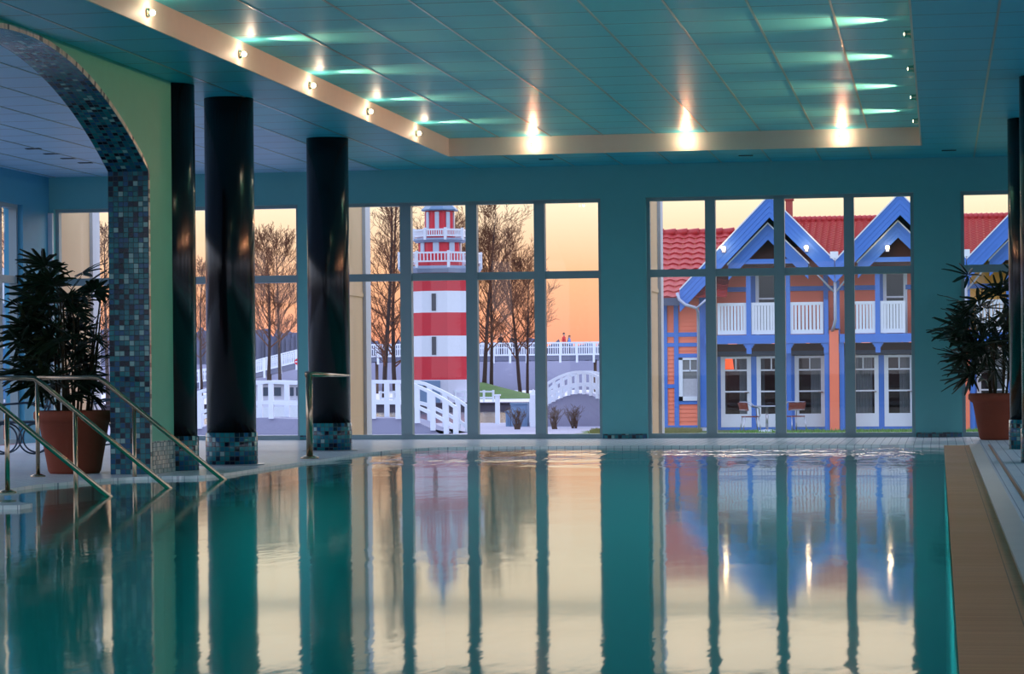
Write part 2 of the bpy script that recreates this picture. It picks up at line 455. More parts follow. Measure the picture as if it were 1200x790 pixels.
# ---- corner strip, left alcove wall with its windows
cs = MB(); cs.box(XL, XL+.07, YW-.06, YW, 0, 3.5); struct(cs.build('trim_corner', WHITE))
yj = atx(28, 400, XL).y; ym = atx(8, 400, XL).y; ym2 = atx(1, 400, XL).y
mb = MB()
mb.box(XL-.3, XL, yj, YW, 0, ZR+.3)
mb.box(XL-.3, XL, 8, yj, 3.56, ZR+.3)
mb.box(XL-.3, XL, 8, 16, 0, 3.56)
struct(mb.build('wall_left', ALCOVE_WALL))
root = thing('window_5', None, None, (XL-.15, 28, 0), kind='structure')
f = MB(); f.box(XL-.2, XL-.08, 16, yj, 0, .07); f.box(XL-.2, XL-.08, 16, yj, 3.5, 3.56); f.box(XL-.2, XL-.08, 16, yj, 2.385, 2.495)
ys = [16, 19, 21.6, 24.2, 26.8]
f.box(XL-.2, XL-.06, ym2, ym, 0, 3.5); f.box(XL-.2, XL-.08, yj-.06, yj, 0, 3.5)
for y in ys: f.box(XL-.2, XL-.06, y, y+.16, 0, 3.5)
f.build('window_frame', FRAME, root)
p = MB(); p.add([(XL-.14,16,.07),(XL-.14,yj,.07),(XL-.14,yj,3.5),(XL-.14,16,3.5)], [(0,1,2,3)]); p.build('glazing', GLASS, root)
# ---- arch wall
YJ, YE, ZS, RISE, HALF = 24.87, 25.68, 3.06, .93, 3.5
R = (HALF*HALF+RISE*RISE)/(2*RISE); NA = 40
def arc(k):
    y = YJ-2*HALF*k/NA; u = y-(YJ-HALF); return (y, ZS+RISE-(R-math.sqrt(R*R-u*u)))
pts = [(YE,0),(YE,ZC)] + [(6.0,ZC),(6.0,0),(YJ-2*HALF,0)] + [arc(k) for k in range(NA,-1,-1)] + [(YJ,0)]
TH = .42
mb = MB(); n = len(pts)
vs = [(XARCH,y,z) for y,z in pts]+[(XARCH-TH,y,z) for y,z in pts]
mb.add(vs, [tuple(range(n)), tuple(range(n,2*n))[::-1]])
sl = [0.0]
for i in range(n): sl.append(sl[-1]+math.hypot(pts[(i+1)%n][0]-pts[i][0], pts[(i+1)%n][1]-pts[i][1]))
for i in range(n):
    mb.add([vs[i],vs[(i+1)%n],vs[n+(i+1)%n],vs[n+i]], [(0,3,2,1)], 1 if 4 <= i else 0)
def arch_uv(w, p):
    if abs(p.normal.x) > .9: return (w[1], w[2])
    if abs(p.normal.z) > .45: return (w[0], w[1]*1.02)
    return (w[0], w[2])
struct(mb.build('wall_arch', [GREEN_WALL, MOS], uv=arch_uv))
mb = MB(); op = [(YJ,ZS*k/68) for k in range(68)]+[arc(k*.25) for k in range(4*NA+1)]+[(YJ-2*HALF,ZS*(67-k)/68) for k in range(68)]
for i in range(len(op)-1):
    def outw(q):
        cy = YJ-HALF
        if q[1] <= ZS+.001: return (q[0]+(.045 if q[0] > cy else -.045), q[1])
        d = Vector((q[0]-cy, q[1]-(ZS+RISE-R))).normalized(); return (q[0]+d.x*.045, q[1]+d.y*.045)
    a, b, c, d = op[i], op[i+1], outw(op[i+1]), outw(op[i])
    mb.prism([(XARCH-.002,a[0],a[1]),(XARCH-.002,b[0],b[1]),(XARCH-.002,c[0],c[1]),(XARCH-.002,d[0],d[1])], (.008,0,0))
    ln = math.hypot(a[0]-b[0], a[1]-b[1])
def edge_uv(w, p): return (.0225, (p.index//6)*.045+.0225)
struct(mb.build('trim_arch', MOSE, uv=edge_uv))
mb = MB(); mb.box(XARCH, XARCH+.012, YJ+.05, YE, 0, .33); struct(mb.build('baseboard_arch', MOSL, uv=box_uv))
# ---- ceilings
def ceiling(name, x0, x1, y0, y1, z, mat, xs, extra=None):
    mb = MB(); mb.box(x0, x1, y0, y1, z, z+.12)
    for x in xs:
        if x0 < x < x1: mb.box(x-.011, x+.011, y0, y1, z-.006, z+.001, 1)
    if extra: extra(mb)
    return struct(mb.build(name, [mat, STRIP]))
JX = [XR1-.73*k for k in range(0, 26)] + [XR1+.73*k for k in range(1, 8)]
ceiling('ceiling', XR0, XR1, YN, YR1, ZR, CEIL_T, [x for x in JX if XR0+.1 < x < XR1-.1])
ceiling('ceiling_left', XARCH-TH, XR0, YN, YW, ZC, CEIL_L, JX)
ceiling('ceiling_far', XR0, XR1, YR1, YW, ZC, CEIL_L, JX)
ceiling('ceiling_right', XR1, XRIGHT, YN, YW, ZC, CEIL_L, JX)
ceiling('ceiling_alcove', XL-.3, XARCH-TH, 6, YW, ZC, CEIL_A, JX)
mb = MB(); e = .02
mb.box(XR0, XR0+e, YN, YR1, ZC-.012, ZR); mb.box(XR1-e, XR1, YN, YR1, ZC-.012, ZR); mb.box(XR0+e, XR1-e, YR1-e, YR1, ZC-.012, ZR)
struct(mb.build('trim_fascia', FASCIA))
# slot vents in the low ceiling
vm = plain('dark vent slot', (30,50,62), .6)
def vent(px, py, label):
    q = atz(px, py, ZC); mb = MB(); 
    for k in range(3): mb.box(q.x-.1, q.x+.1, q.y-.05+k*.04, q.y-.03+k*.04, ZC-.008, ZC)
    tag(mb.build('ceiling_vent', vm), label, 'vent', 'slot vents in the low ceiling')
for i, (px, py) in enumerate([(39,174),(60,180),(80,185.5),(100,190.5)]):
    vent(px, py, ['first','second','third','fourth'][i]+' small dark ceiling vent from the left in the alcove row')
vent(640,186.5,'small dark ceiling vent in the low band above the bare window and sunset'); vent(874,182,'small dark ceiling vent in the low band above the blue house'); vent(1112,176,'small dark ceiling vent at the right over the solid pier')
# right wall and back of the hall
mb = MB(); mb.box(XRIGHT, XRIGHT+.3, YN, YW, 3.4, ZR+.3); mb.box(XRIGHT, XRIGHT+.3, YN, YW, 0, .25)
for y0, y1 in ((YN,6),(9.5,10.5),(14.5,15.5),(19.5,20.5),(24.5,25.5),(29.5,30.5),(34.5,YW)): mb.box(XRIGHT, XRIGHT+.3, y0, y1, .25, 3.4)
struct(mb.build('wall_right', TEAL_WALL))
# ---- columns
def column(x, y, r, label, ped=True):
    t = thing('column', label, 'column', (x,y,0), 'black glossy columns', 'thing')
    mb = MB(); mb.lathe(x, y, [(r,.36),(r,ZC-.0)], 48); mb.build('shaft', BLACK, t)
    mb = MB(); mb.lathe(x, y, [(r+.015,.0),(r+.015,.355),(r-.002,.362)], 48); mb.build('tile_band', MOS, t, uv=cyl_uv(x, y, r))
    return t
column(-7.72, 27.42, .272, 'thick black column with tiled foot beside the pool steps, middle of the left three')
column(-7.80, 32.38, .272, 'black column with tiled foot behind the lone steel handrail post')
column(-7.97, 25.985, .272, 'black column half sunk in the end of the green arch wall')
column(1.13, 32.05, .272, 'black column in front of the palm by the far right window')
column(1.13, 27.4, .272, 'black column cut by the right edge of the picture, nearest on the right')
for i, (x, y) in enumerate(((-7.72,27.42),(-7.80,32.38))):
    mb = MB(); mb.lathe(x, y, [(.36,0),(.36,.012)], 40); struct(mb.build('trim_footing_%d' % (i+1), plain('wet stone ring', (150,160,172), .3)))

# ---- cove lamps
BULB = emit('glowing lamp bulb', (255,226,180), BULBE)
LAMPM = plain('chrome lamp ring', (200,190,170), .25, 1.0)
def cove_lamp(p, d, label, beam, glow, cone=34, blend=.8, can=False):
    """small lamp on the cove fascia; d = direction it throws its beam along the ceiling"""
    d = Vector(d)
    t = thing('cove_spotlight', label, 'lamp', p, 'small lamps along the cove')
    p = Vector(p)
    mb = MB(); mb.tube([p, p+d*.018], .042, 16); mb.tube([p+d*.016, p+d*.03], .014, 10); 
    if can: mb.tube([p, p+d*.07], .034, 16, caps=False)
    mb.build('socket', LAMPM, t)
    mb = MB(); mb.sphere(p+d*.05, .027); mb.build('bulb', BULB, t)
    s = bpy.data.lights.new('beam', 'SPOT'); s.energy = beam; s.color = (1,.47,.24); s.spot_size = math.radians(cone); s.spot_blend = blend; s.shadow_soft_size = .02
    so = bpy.data.objects.new('beam', s); COL.objects.link(so); so.parent = t
    so.location = d*(.08 if can else .10)+Vector((0,0,.0)); q = (d+Vector((0,0,.075))).to_track_quat('-Z','Y'); so.rotation_euler = q.to_euler()
    s = bpy.data.lights.new('glow', 'POINT'); s.energy = glow; s.color = (1,.72,.5); s.shadow_soft_size = .03
    so = bpy.data.objects.new('glow', s); COL.objects.link(so); so.parent = t; so.location = d*.12
    return t
ZL = ZC+.1
for i, px in enumerate((626,805,987)):
    x = aty(px, 165, YR1-.02).x
    cove_lamp((x, YR1-.02, ZL+.02), (0,-1,0), 'glowing cove lamp over the '+['lighthouse window','pier left of the blue house window','blue house window'][i], BEAM*.3, GLOW*1.2, 64, 1.0)
# the rows along the two long sides march at one spacing
ly = [atx(x, y, XR0+.02).y for x, y in ((172,3),(280,50),(362,90),(430,124),(487,150))]
ORD = ['nearest','second','third','fourth','fifth']
for i, y in enumerate(ly):
    cove_lamp((XR0+.02, y, ZL), (1,0,0), ORD[i]+' glowing lamp along the left cove counted from the nearest seen', BEAM, GLOW, 70, 1.0)
ry = [atx(x, y, XR1-.02).y for x, y in ((1074,14),(1077,60),(1079,97),(1080,128))]
for i, y in enumerate(ly):
    cove_lamp((XR1-.02, y, ZL), (-1,0,0), ORD[i]+' streak throwing lamp along the right cove counted from the nearest', BEAM*1.6, 0.02, 84, 1.0, True)
# ---- handrails into the pool
def handrail(y, x_end, label, top_from, posts):
    """sloped stainless rail: level run from top_from, then down to the water at x_end"""
    t = thing('handrail', label, 'handrail', (x_end,y,0), 'steel handrails down the pool steps')
    slope = math.tan(math.radians(39.3)); zt = .985
    xt = x_end-(zt+.03)/slope
    pts = [Vector((top_from,y,zt)), Vector((xt-.12,y,zt)), Vector((xt-.03,y,zt-.008)), Vector((xt+.05,y,zt-.06)), Vector((x_end+.16,y,-.03-.16*slope))]
    mb = MB(); mb.tube(pts, .024, 10); mb.build('rail', STEEL, t)
    for x, zb, fl in posts:
        zz = zt-max(0, x-xt)*slope-.02
        mb = MB(); mb.tube([(x,y,zb),(x,y,zz)], .021, 10); q = mb.build('post', STEEL, t)
        if fl: mb = MB(); mb.lathe(x, y, [(.075,zb),(.075,zb+.012),(.03,zb+.03)], 18); mb.build('flange', STEEL, q)
    return t
def hx(px, y): return aty(px, 480, y).x
y1, y2, y3 = atz(128,582,-.03).y, atz(198,572,-.03).y, atz(262,562,-.03).y
handrail(y1, atz(128,582,-.03).x, 'steel handrail nearest the camera, with its end lowest in the water', hx(-160,y1), [(hx(8,y1),.0,True),(hx(-140,y1),.0,True)])
handrail(y2, atz(198,572,-.03).x, 'middle steel handrail sloping in front of the terracotta pot', hx(-60,y2), [(hx(88,y2),-.5,False),(hx(-50,y2),.0,True)])
handrail(y3, atz(262,562,-.03).x, 'farthest steel handrail sloping past the mosaic arch pillar', hx(44,y3), [(hx(157,y3),-.5,False),(hx(40.5,y3)+.03,0.0,True)])
# steps under the rails
mb = MB()
for k in range(5): mb.box(hx(0,y3)-.9+k*.34, hx(0,y3)-.9+(k+1)*.34, y1-1, y3+.6, -1.5, -.2-k*.2)
struct(mb.build('pool_steps', BASIN))
# lone post with a short level bar
q = atz(363, 537.5); t = thing('rail_post', 'lone steel post with short level bar before the far left column', 'handrail', (q.x,q.y,0))
mb = MB(); mb.tube([(q.x,q.y,0),(q.x,q.y,1.0)], .04, 14); mb.build('post', STEEL, t)
mb = MB(); mb.lathe(q.x, q.y, [(.11,0),(.11,.015),(.05,.035)], 24); mb.build('flange', STEEL, t)
mb = MB(); b = aty(409, 440.5, q.y+1.6); mb.tube([(q.x-.045,q.y,.995),(q.x+.05,q.y,.995),b], [.034,.034,.010], 12); mb.build('bar', STEEL, t)
# ---- palms
def palm(x, y, z, label, rad, h, seed, ncane=11, rpot=.4, xmax=1e9):
    rnd = random.Random(seed)
    t = thing('potted_palm', label, 'potted plant', (x,y,z), 'potted palms on the deck')
    mb = MB(); hp = .645
    mb.lathe(x, y, [(.25*rpot/.4,z),(.27*rpot/.4,z+.03),(.355*rpot/.4,z+hp-.13),(.375*rpot/.4,z+hp-.12),(rpot+.012,z+hp-.08),(rpot+.012,z+hp-.02),(rpot-.005,z+hp),(rpot-.05,z+hp),(rpot-.06,z+hp-.09)], 40); mb.build('pot', TERRA, t)
    mb = MB(); mb.lathe(x, y, [(rpot-.055,z+hp-.1),(rpot-.055,z+hp-.07)], 30); mb.build('soil', SOIL, t)
    fo = MB()
    def fan(c, d, size):
        d = d.normalized(); side = d.cross(Vector((0,0,1))); side = side.normalized() if side.length > .05 else Vector((1,0,0))
        side = Matrix.Rotation(rnd.uniform(-1.1,1.1), 3, d) @ side
        nrm = side.cross(d).normalized(); k = rnd.randint(7,10)
        for i in range(k):
            a = math.radians(-108+216*i/(k-1)+rnd.uniform(-6,6)); L = size*(1-.22*abs(a)/1.4)*rnd.uniform(.88,1.08); wd = rnd.uniform(.021,.029)
            dr = (d*math.cos(a)+side*math.sin(a)); s2 = nrm.cross(dr).normalized()
            P = []
            for q, ww in ((.05,.25),(.3,1),(.65,.95),(.92,.55),(1,.28)):
                dz = -.16*L*q*q*rnd.uniform(.7,1.1)
                ctr = c+dr*(L*q)+Vector((0,0,dz)); P.append((ctr-s2*wd*ww+nrm*.006, ctr-nrm*.002, ctr+s2*wd*ww+nrm*.006))
            vs = [v for r in P for v in r]; fs = []
            for j in range(4): fs += [(j*3,j*3+1,j*3+4,j*3+3),(j*3+1,j*3+2,j*3+5,j*3+4)]
            fo.add(vs, fs, 0)
    for c in range(ncane):
        a = 2*PI*c/ncane+rnd.uniform(-.3,.3); r0 = rnd.uniform(.05,.2); lean = rnd.uniform(.05,.32)*rad
        top = h*rnd.uniform(.5,.93)
        b = Vector((x+r0*math.cos(a), y+r0*math.sin(a), z+hp-.1)); e = Vector((b.x+lean*math.cos(a), b.y+lean*math.sin(a), z+hp+top-.12))
        mid = (b+e)/2+Vector((rnd.uniform(-.03,.03),rnd.uniform(-.03,.03),0))
        mb = MB(); mb.tube([b,mid,e], [.013,.011,.008], 7); mb.build('stem', CANE, t)
        nf = 7 if top > .6*h else 5
        for i in range(nf):
            f = .28+.72*i/(nf-1); p = b+(e-b)*f; fa = a+rnd.uniform(-1.7,1.7); el = .15+.9*(f-.3)+rnd.uniform(-.15,.25)
            d = Vector((math.cos(fa)*math.cos(el), math.sin(fa)*math.cos(el), math.sin(el))); pl = rad*rnd.uniform(.3,.72)
            q = p+d*pl; fo.tube([p, p+d*pl*.5+Vector((0,0,.02)), q], .004, 4, caps=False)
            sz = rad*rnd.uniform(.5,.66)
            if q.x+sz*.9 > xmax:
                q = p+d*pl*.35; sz *= .72
                if q.x+sz*.85 > xmax: continue
            fan(q, Vector((d.x,d.y,d.z*.6-.05)), sz)
    fo.build('foliage', LEAF, t)
    return t
q = atz(76,556); palm(q.x, q.y+.3, 0, 'bushy palm in a terracotta pot inside the tiled arch', .6, 1.5, 19, 18, .4, XARCH-TH-.1)
q = atz(1172,516); palm(q.x, q.y+.33, 0, 'bushy palm in a terracotta pot by the right column and window', .8, 1.62, 12, 13, .41)
# ---- wrought iron loungers seen round the left pot
def scroll_chair(loc, rz, label):
    t = thing('garden_chair', label, 'chair', (0,0,0), 'wrought iron garden chairs in the alcove')
    mb = MB()
    for k in range(7): mb.box(-.3+k*.085, -.24+k*.085, -.24, .24, .405, .42)
    mb.box(-.31,.31,-.25,-.23,.395,.425); mb.box(-.31,.31,.23,.25,.395,.425); mb.build('seat', IRON, t)
    mb = MB()
    for yy in (-.22,.22): mb.tube([(.28,yy,.42),(.36,yy,.62),(.42,yy,.9)], .012, 8)
    for k in range(5): mb.tube([(.30+.025*k,-.22,.5+.095*k),(.30+.025*k,.22,.5+.095*k)], .009, 6)
    mb.build('backrest', IRON, t)
    for yy in (-.25,.25):
        for xx in (-.2,.2):
            mb = MB(); mb.ring((xx,yy,.2), .19, .011, 'Y'); mb.build('leg', IRON, t)
        mb = MB(); mb.tube([(-.32,yy,.42),(-.33,yy,.56),(-.2,yy,.64),(.1,yy,.66),(.37,yy,.6)], .014, 8); mb.build('armrest', IRON, t)
    t.location = loc; t.rotation_euler = (0,0,rz); return t
q = atz(14,533); scroll_chair((q.x,q.y+.3,0), .25, 'dark iron chair with ring legs left of the terracotta pot')
q = atz(128,522); scroll_chair((q.x,q.y+.3,0), -2.6, 'dark iron chair between the terracotta pot and the mosaic pillar')
# ================================================================= OUTDOORS
GZ = -.73
mb = MB(); mb.box(-60, 60, YW+.32, 86, -1.6, GZ); struct(mb.build('ground', GROUND))
mb = MB(); mb.box(-2.6, 60, 86, 300, -1.6, GZ); struct(mb.build('ground_far', GROUND))
mb = MB(); mb.add([(-90,86,-.98),(-2.6,86,-.98),(-2.6,128,-.98),(-90,128,-.98)], [(0,1,2,3)]); struct(mb.build('canal_water', CANAL))
mb = MB(); mb.box(-90, -2.6, 128, 215, -1.5, -.56); struct(mb.build('ground_quay', PAVEWATER))  # far part's pale tone paints the sky's shine on water beyond the quay
mb = MB(); mb.box(-90, -2.6, 127.9, 128, -1.5, -.53); mb.box(-90,-2.6,127.8,128.3,-.6,-.53); struct(mb.build('wall_quay', DARKSTONE))
mb = MB(); mb.box(-150, 30, 216, 217, -1.5, 1.9); struct(mb.build('wall_embankment', CONC))
# grass mound right of the tower
mb = MB(); cx = aty(572,460,150).x; NX, NY = 26, 8
vs = []
for j in range(NY+1):
    for i in range(NX+1):
        u = i/NX; v = j/NY; hh = max(0, math.sin(PI*v))*(max(0, 1-abs(u-.32)/.68)**1.3 if u > .32 else max(0, u/.32)**.7)*1.0
        vs.append((cx-2.4+6.4*u, 146+8*v, -.57+hh))
fs = [(j*(NX+1)+i, j*(NX+1)+i+1, (j+1)*(NX+1)+i+1, (j+1)*(NX+1)+i) for j in range(NY) for i in range(NX)]
mb.add(vs, fs, 0, True); tag(mb.build('grass_bank', GRASS), 'green grass bank rising right of the lighthouse foot', 'grass', kind='stuff')
# grass in front of the house
rnd = random.Random(5); mb = MB()
for k in range(5200):
    x = rnd.uniform(-5.6, 10); y = rnd.uniform(66, 71.2); h = rnd.uniform(.05,.14); a = rnd.uniform(0, PI); w = .018
    mb.add([(x-w*math.cos(a),y-w*math.sin(a),GZ),(x+w*math.cos(a),y+w*math.sin(a),GZ),(x+rnd.uniform(-.04,.04),y,GZ+h)], [(0,1,2)])
tag(mb.build('lawn_grass', plain('lawn blades', (96,140,58), .8, var=.4, scale=3)), 'strip of short green lawn in front of the house doors', 'grass', kind='stuff')
# far treeline
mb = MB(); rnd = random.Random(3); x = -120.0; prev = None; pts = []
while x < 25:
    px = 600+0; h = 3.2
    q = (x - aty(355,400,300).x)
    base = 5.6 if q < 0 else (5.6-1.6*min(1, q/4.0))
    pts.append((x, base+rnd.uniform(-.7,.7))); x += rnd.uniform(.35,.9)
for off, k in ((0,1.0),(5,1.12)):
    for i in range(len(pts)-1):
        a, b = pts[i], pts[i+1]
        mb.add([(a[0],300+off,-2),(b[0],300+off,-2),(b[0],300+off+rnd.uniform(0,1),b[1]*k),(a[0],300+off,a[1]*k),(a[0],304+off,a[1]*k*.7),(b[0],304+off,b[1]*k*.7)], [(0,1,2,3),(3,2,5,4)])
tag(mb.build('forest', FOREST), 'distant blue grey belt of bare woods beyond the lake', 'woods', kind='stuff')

# ---------------------------------------------------------------- bare trees
def bare_tree(h, seed, crown0=.3, spread=.34, r0=.16, n1=20, n2=7, n3=6, lean=0., trunks=1):
    rnd = random.Random(seed)
    root = thing('bare_tree', None, 'tree')
    tk = MB(); br = MB()
    def limb(p, d, L, r, lvl):
        n = 4 if lvl <= 1 else (3 if lvl == 2 else 2)
        pts = [p]; q = Vector(p); dd = Vector(d)
        for i in range(n):
            dd = (dd+Vector((rnd.uniform(-.16,.16),rnd.uniform(-.16,.16),rnd.uniform(-.02,.2)))).normalized()
            q = q+dd*(L/n); pts.append(Vector(q))
        br.tube(pts, [max(r*(1-.7*i/n), TWIG) for i in range(n+1)], 5 if lvl == 1 else 3, caps=False)
        if lvl == 3: return
        kk = {1: n2, 2: n3}[lvl]
        for i in range(kk):
            f = .25+.75*(i+rnd.random())/kk; j = min(int(f*n), n-1); t = f*n-j
            b = pts[j]+(pts[j+1]-pts[j])*min(t,1); ax = Vector((rnd.gauss(0,1),rnd.gauss(0,1),rnd.gauss(0,.6))); ax = (ax-dd*ax.dot(dd)).normalized()
            an = math.radians(rnd.uniform(28,58)); nd = dd*math.cos(an)+ax*math.sin(an)+Vector((0,0,.12))
            limb(b, nd.normalized(), L*rnd.uniform(.42,.62)*(1.05-.4*f), r*.42, lvl+1)
    for tt in range(trunks):
        ox = (tt-(trunks-1)/2)*.6; p = Vector((ox,0,0)); pts = [p.copy()]; d = Vector((lean,0,1))
        for i in range(8):
            d = (d+Vector((rnd.uniform(-.05,.05),rnd.uniform(-.05,.05),.1))).normalized(); p = p+d*(h/8); pts.append(p.copy())
        rs = [r0*(1-.88*(i/8)**1.1) for i in range(9)]
        tk.tube(pts, rs, 8)
        for i in range(n1):
            f = crown0+(1-crown0)*(i+rnd.random()*.9)/n1; j = min(int(f*8), 7); b = pts[j]+(pts[j+1]-pts[j])*(f*8-j)
            a = rnd.uniform(0, 2*PI); el = math.radians(rnd.uniform(20,55)+25*(f-crown0))
            prof = (math.sin(PI*min(1,(f-crown0)/(1-crown0)*.8+.2))**.8)
            limb(b, Vector((math.cos(a)*math.cos(el), math.sin(a)*math.cos(el), math.sin(el))), h*spread*(.35+.65*prof), max(.012, rs[j]*.42), 1)
    tk.build('trunk', TRUNK, root); br.build('branches', BARK, root)
    return root
TWIG = .011
broad = bare_tree(10.5, 11, .30, .30, .14, 28, 8, 7)
tall = bare_tree(15.0, 23, .12, .15, .15, 38, 7, 6)
forked = bare_tree(12.0, 37, .22, .30, .16, 30, 8, 7, .08)
used = set()
def place_tree(proto, px, py, Y, s, rz, label):
    q = aty(px, py, Y)
    o = proto if proto.name not in used else copy_tree(proto)
    used.add(proto.name)
    o.location = (q.x, Y, -.6); o.scale = (s,s,s); o.rotation_euler = (0,0,rz); tag(o, label, 'tree', 'bare trees behind the canal'); return o
place_tree(broad, 315, 440, 165, .98, .4, 'bare tree left of its twin seen between the black columns')
place_tree(broad, 328, 440, 168, .97, 2.2, 'bare tree right of its twin seen between the black columns')
place_tree(broad, 236, 440, 166, .8, 3.9, 'bare tree glimpsed in the slit between the two leftmost columns')
place_tree(tall, 450, 440, 150, 1.0, .3, 'tall slim bare tree standing nearest the pale pier left of the lighthouse')
place_tree(tall, 463, 440, 153, .97, 1.9, 'tall slim bare tree close on the left of the lighthouse')
place_tree(forked, 497, 440, 172, 1.0, .5, 'bare tree behind the left side of the lighthouse gallery')
place_tree(forked, 543, 440, 176, .95, 2.8, 'bare tree behind the right side of the lighthouse gallery')
place_tree(forked, 566, 445, 150, .93, 1.2, 'big bare tree right of the lighthouse with the thickest trunk')
place_tree(broad, 576, 445, 152, .90, .9, 'leaning bare tree between the thick trunk and the window post')
place_tree(forked, 610, 445, 158, .80, 4.1, 'bare tree left of the pair beside the window post over the two dark walkers')
place_tree(broad, 618, 445, 156, .76, 5.2, 'smaller bare tree rightmost of the group beside the open sunset')
place_tree(forked, 22, 440, 92, .72, 1.0, 'gold lit bare tree outside the narrow alcove side window')
place_tree(broad, 68, 440, 120, .8, 1.5, 'bare tree at the left edge of the alcove end window')
place_tree(broad, 126, 440, 130, .85, 2.5, 'bare tree at the right edge of the alcove end window')

# ---------------------------------------------------------------- lighthouse
def lighthouse():
    Y = 130.0; c = aty(517, 440, Y); cx = c.x
    z = lambda py: aty(517, py, Y).z
    s = (aty(617,440,Y).x-aty(517,440,Y).x)/100
    t = thing('lighthouse', 'red and white striped lighthouse with white galleries across the canal', 'lighthouse', (cx,Y,-.56))
    rot = PI/8
    def oct(r): return r*s/math.cos(PI/8)
    zs = [z(y) for y in (472,445,418,394,367,342,318)]
    rb = lambda zz: 37.5-3.0*(zz-zs[0])/(zs[-1]-zs[0])
    mb = MB()
    for i in range(6):
        a, b = zs[i], zs[i+1]; mb.lathe(cx, Y, [(oct(rb(a)),a),(oct(rb(b)),b)], 8, [2,1,0,1,0,1][i] if False else [2,1,0,1,0,1][i], False, rot)
    mb.build('tower', [WHITE, RED, LILAC], t)
    slit = plain('dark slit window', (54,56,66), .3)
    for a, b in ((345,365),(395,416)):
        mb = MB(); r = oct(rb(z(b)))*math.cos(PI/8); mb.box(cx-3.4*s, cx+1.6*s, Y-r-.03, Y-r+.2, z(b), z(a)); mb.build('slit_window', slit, t)
    mb = MB(); r = 37.5*s; mb.box(cx-20*s, cx+6*s, Y-r-.05, Y-r+.1, -.56, z(446)); q = mb.build('door', CABINET, t)
    for ddx in (-12,-2):
        mb = MB(); mb.tube([(cx+ddx*s,Y-r-.08,z(453)),(cx+ddx*s,Y-r,z(453))], 1.6*s, 14); mb.build('porthole', slit, q)
    def gallery(r, zd, zr, name, thick):
        mb = MB(); mb.lathe(cx, Y, [(oct(r-3),zd-thick),(oct(r),zd-thick*.4),(oct(r),zd)], 8, 0, False, rot); mb.build(name+'_platform', plain('grey gallery deck', (150,166,190), .6), t)
        mb = MB(); cor = [Vector((cx+oct(r-1)*math.cos(2*PI*k/8+rot), Y+oct(r-1)*math.sin(2*PI*k/8+rot), 0)) for k in range(8)]
        for k in range(8):
            a, b = cor[k], cor[(k+1) % 8]
            mb.bar((a.x,a.y,zr-.04),(b.x,b.y,zr-.04), .07, .09); lo = zd+.12 if thick < .3 else zd+(zr-zd)*.32
            mb.bar((a.x,a.y,lo),(b.x,b.y,lo), .05, .08)
            mb.bar((a.x,a.y,zd-.1),(a.x,a.y,zr+.06), .13, .13)
            for i in range(1, 9):
                p = a+(b-a)*(i/9); mb.bar((p.x,p.y,lo),(p.x,p.y,zr), .055, .055)
        mb.build(name+'_railing', WHITE, t)
    gallery(45.5, z(313), z(297), 'lower', .35)
    gallery(29.5, z(280), z(269.5), 'upper', .22)
    def room(r, z0, z1, wz0, wz1, name):
        mb = MB(); mb.lathe(cx, Y, [(oct(r),z0),(oct(r-.6),z1)], 8, 0, False, rot); rm = mb.build(name, RED, t)
        gm = plain(name+' pane', (176,190,206), .12)
        for k in range(8):
            a = 2*PI*k/8; d = Vector((math.cos(a), math.sin(a), 0)); sd = Vector((-d.y, d.x, 0)); cc = Vector((cx,Y,0))+d*(r*s-.02); w = r*s*.145
            mb = MB(); mb.prism([cc-sd*w+Vector((0,0,wz0)), cc+sd*w+Vector((0,0,wz0)), cc+sd*w+Vector((0,0,wz1)), cc-sd*w+Vector((0,0,wz1))], d*.06); mb.build('window', gm, rm)
    room(24, z(318), z(280), z(296), z(283), 'watch_room')
    room(16.5, z(280), z(247), z(269), z(249), 'lantern_room')
    mb = MB(); mb.lathe(cx, Y, [(oct(20),z(247.5)),(oct(20.2),z(246)),(oct(10.5),z(236.5)),(oct(3),z(226)),(.01,z(222))], 8, 0, False, rot); mb.build('roof', SLATE, t)
    mb = MB(); mb.tube([(cx,Y,z(224)),(cx,Y,z(207))], .05, 8); mb.sphere((cx,Y,z(219)), .16); mb.build('finial', SLATE, t)
lighthouse()
# low white fence on the quay at the tower's foot
def fence(px0, px1, Y, zb, h, label, n, name='fence'):
    a, b = aty(px0,460,Y), aty(px1,460,Y); t = thing(name, label, 'fence', (a.x,Y,zb))
    mb = MB()
    for f in (.5, 1.0): mb.bar((a.x,Y,zb+h*f-.05),(b.x,Y,zb+h*f-.05), .06, .09)
    mb.build('rail', WHITE, t)
    for i in range(n+1):
        x = a.x+(b.x-a.x)*i/n; mb = MB(); mb.box(x-.05,x+.05,Y-.05,Y+.05,zb,zb+h+.03); mb.build('post', WHITE, t)
fence(523, 578, 128.6, -.56, .62, 'low white fence on the quay right of the lighthouse door', 5)
fence(446, 477, 128.6, -.56, .62, 'low white fence on the quay left of the lighthouse', 4)

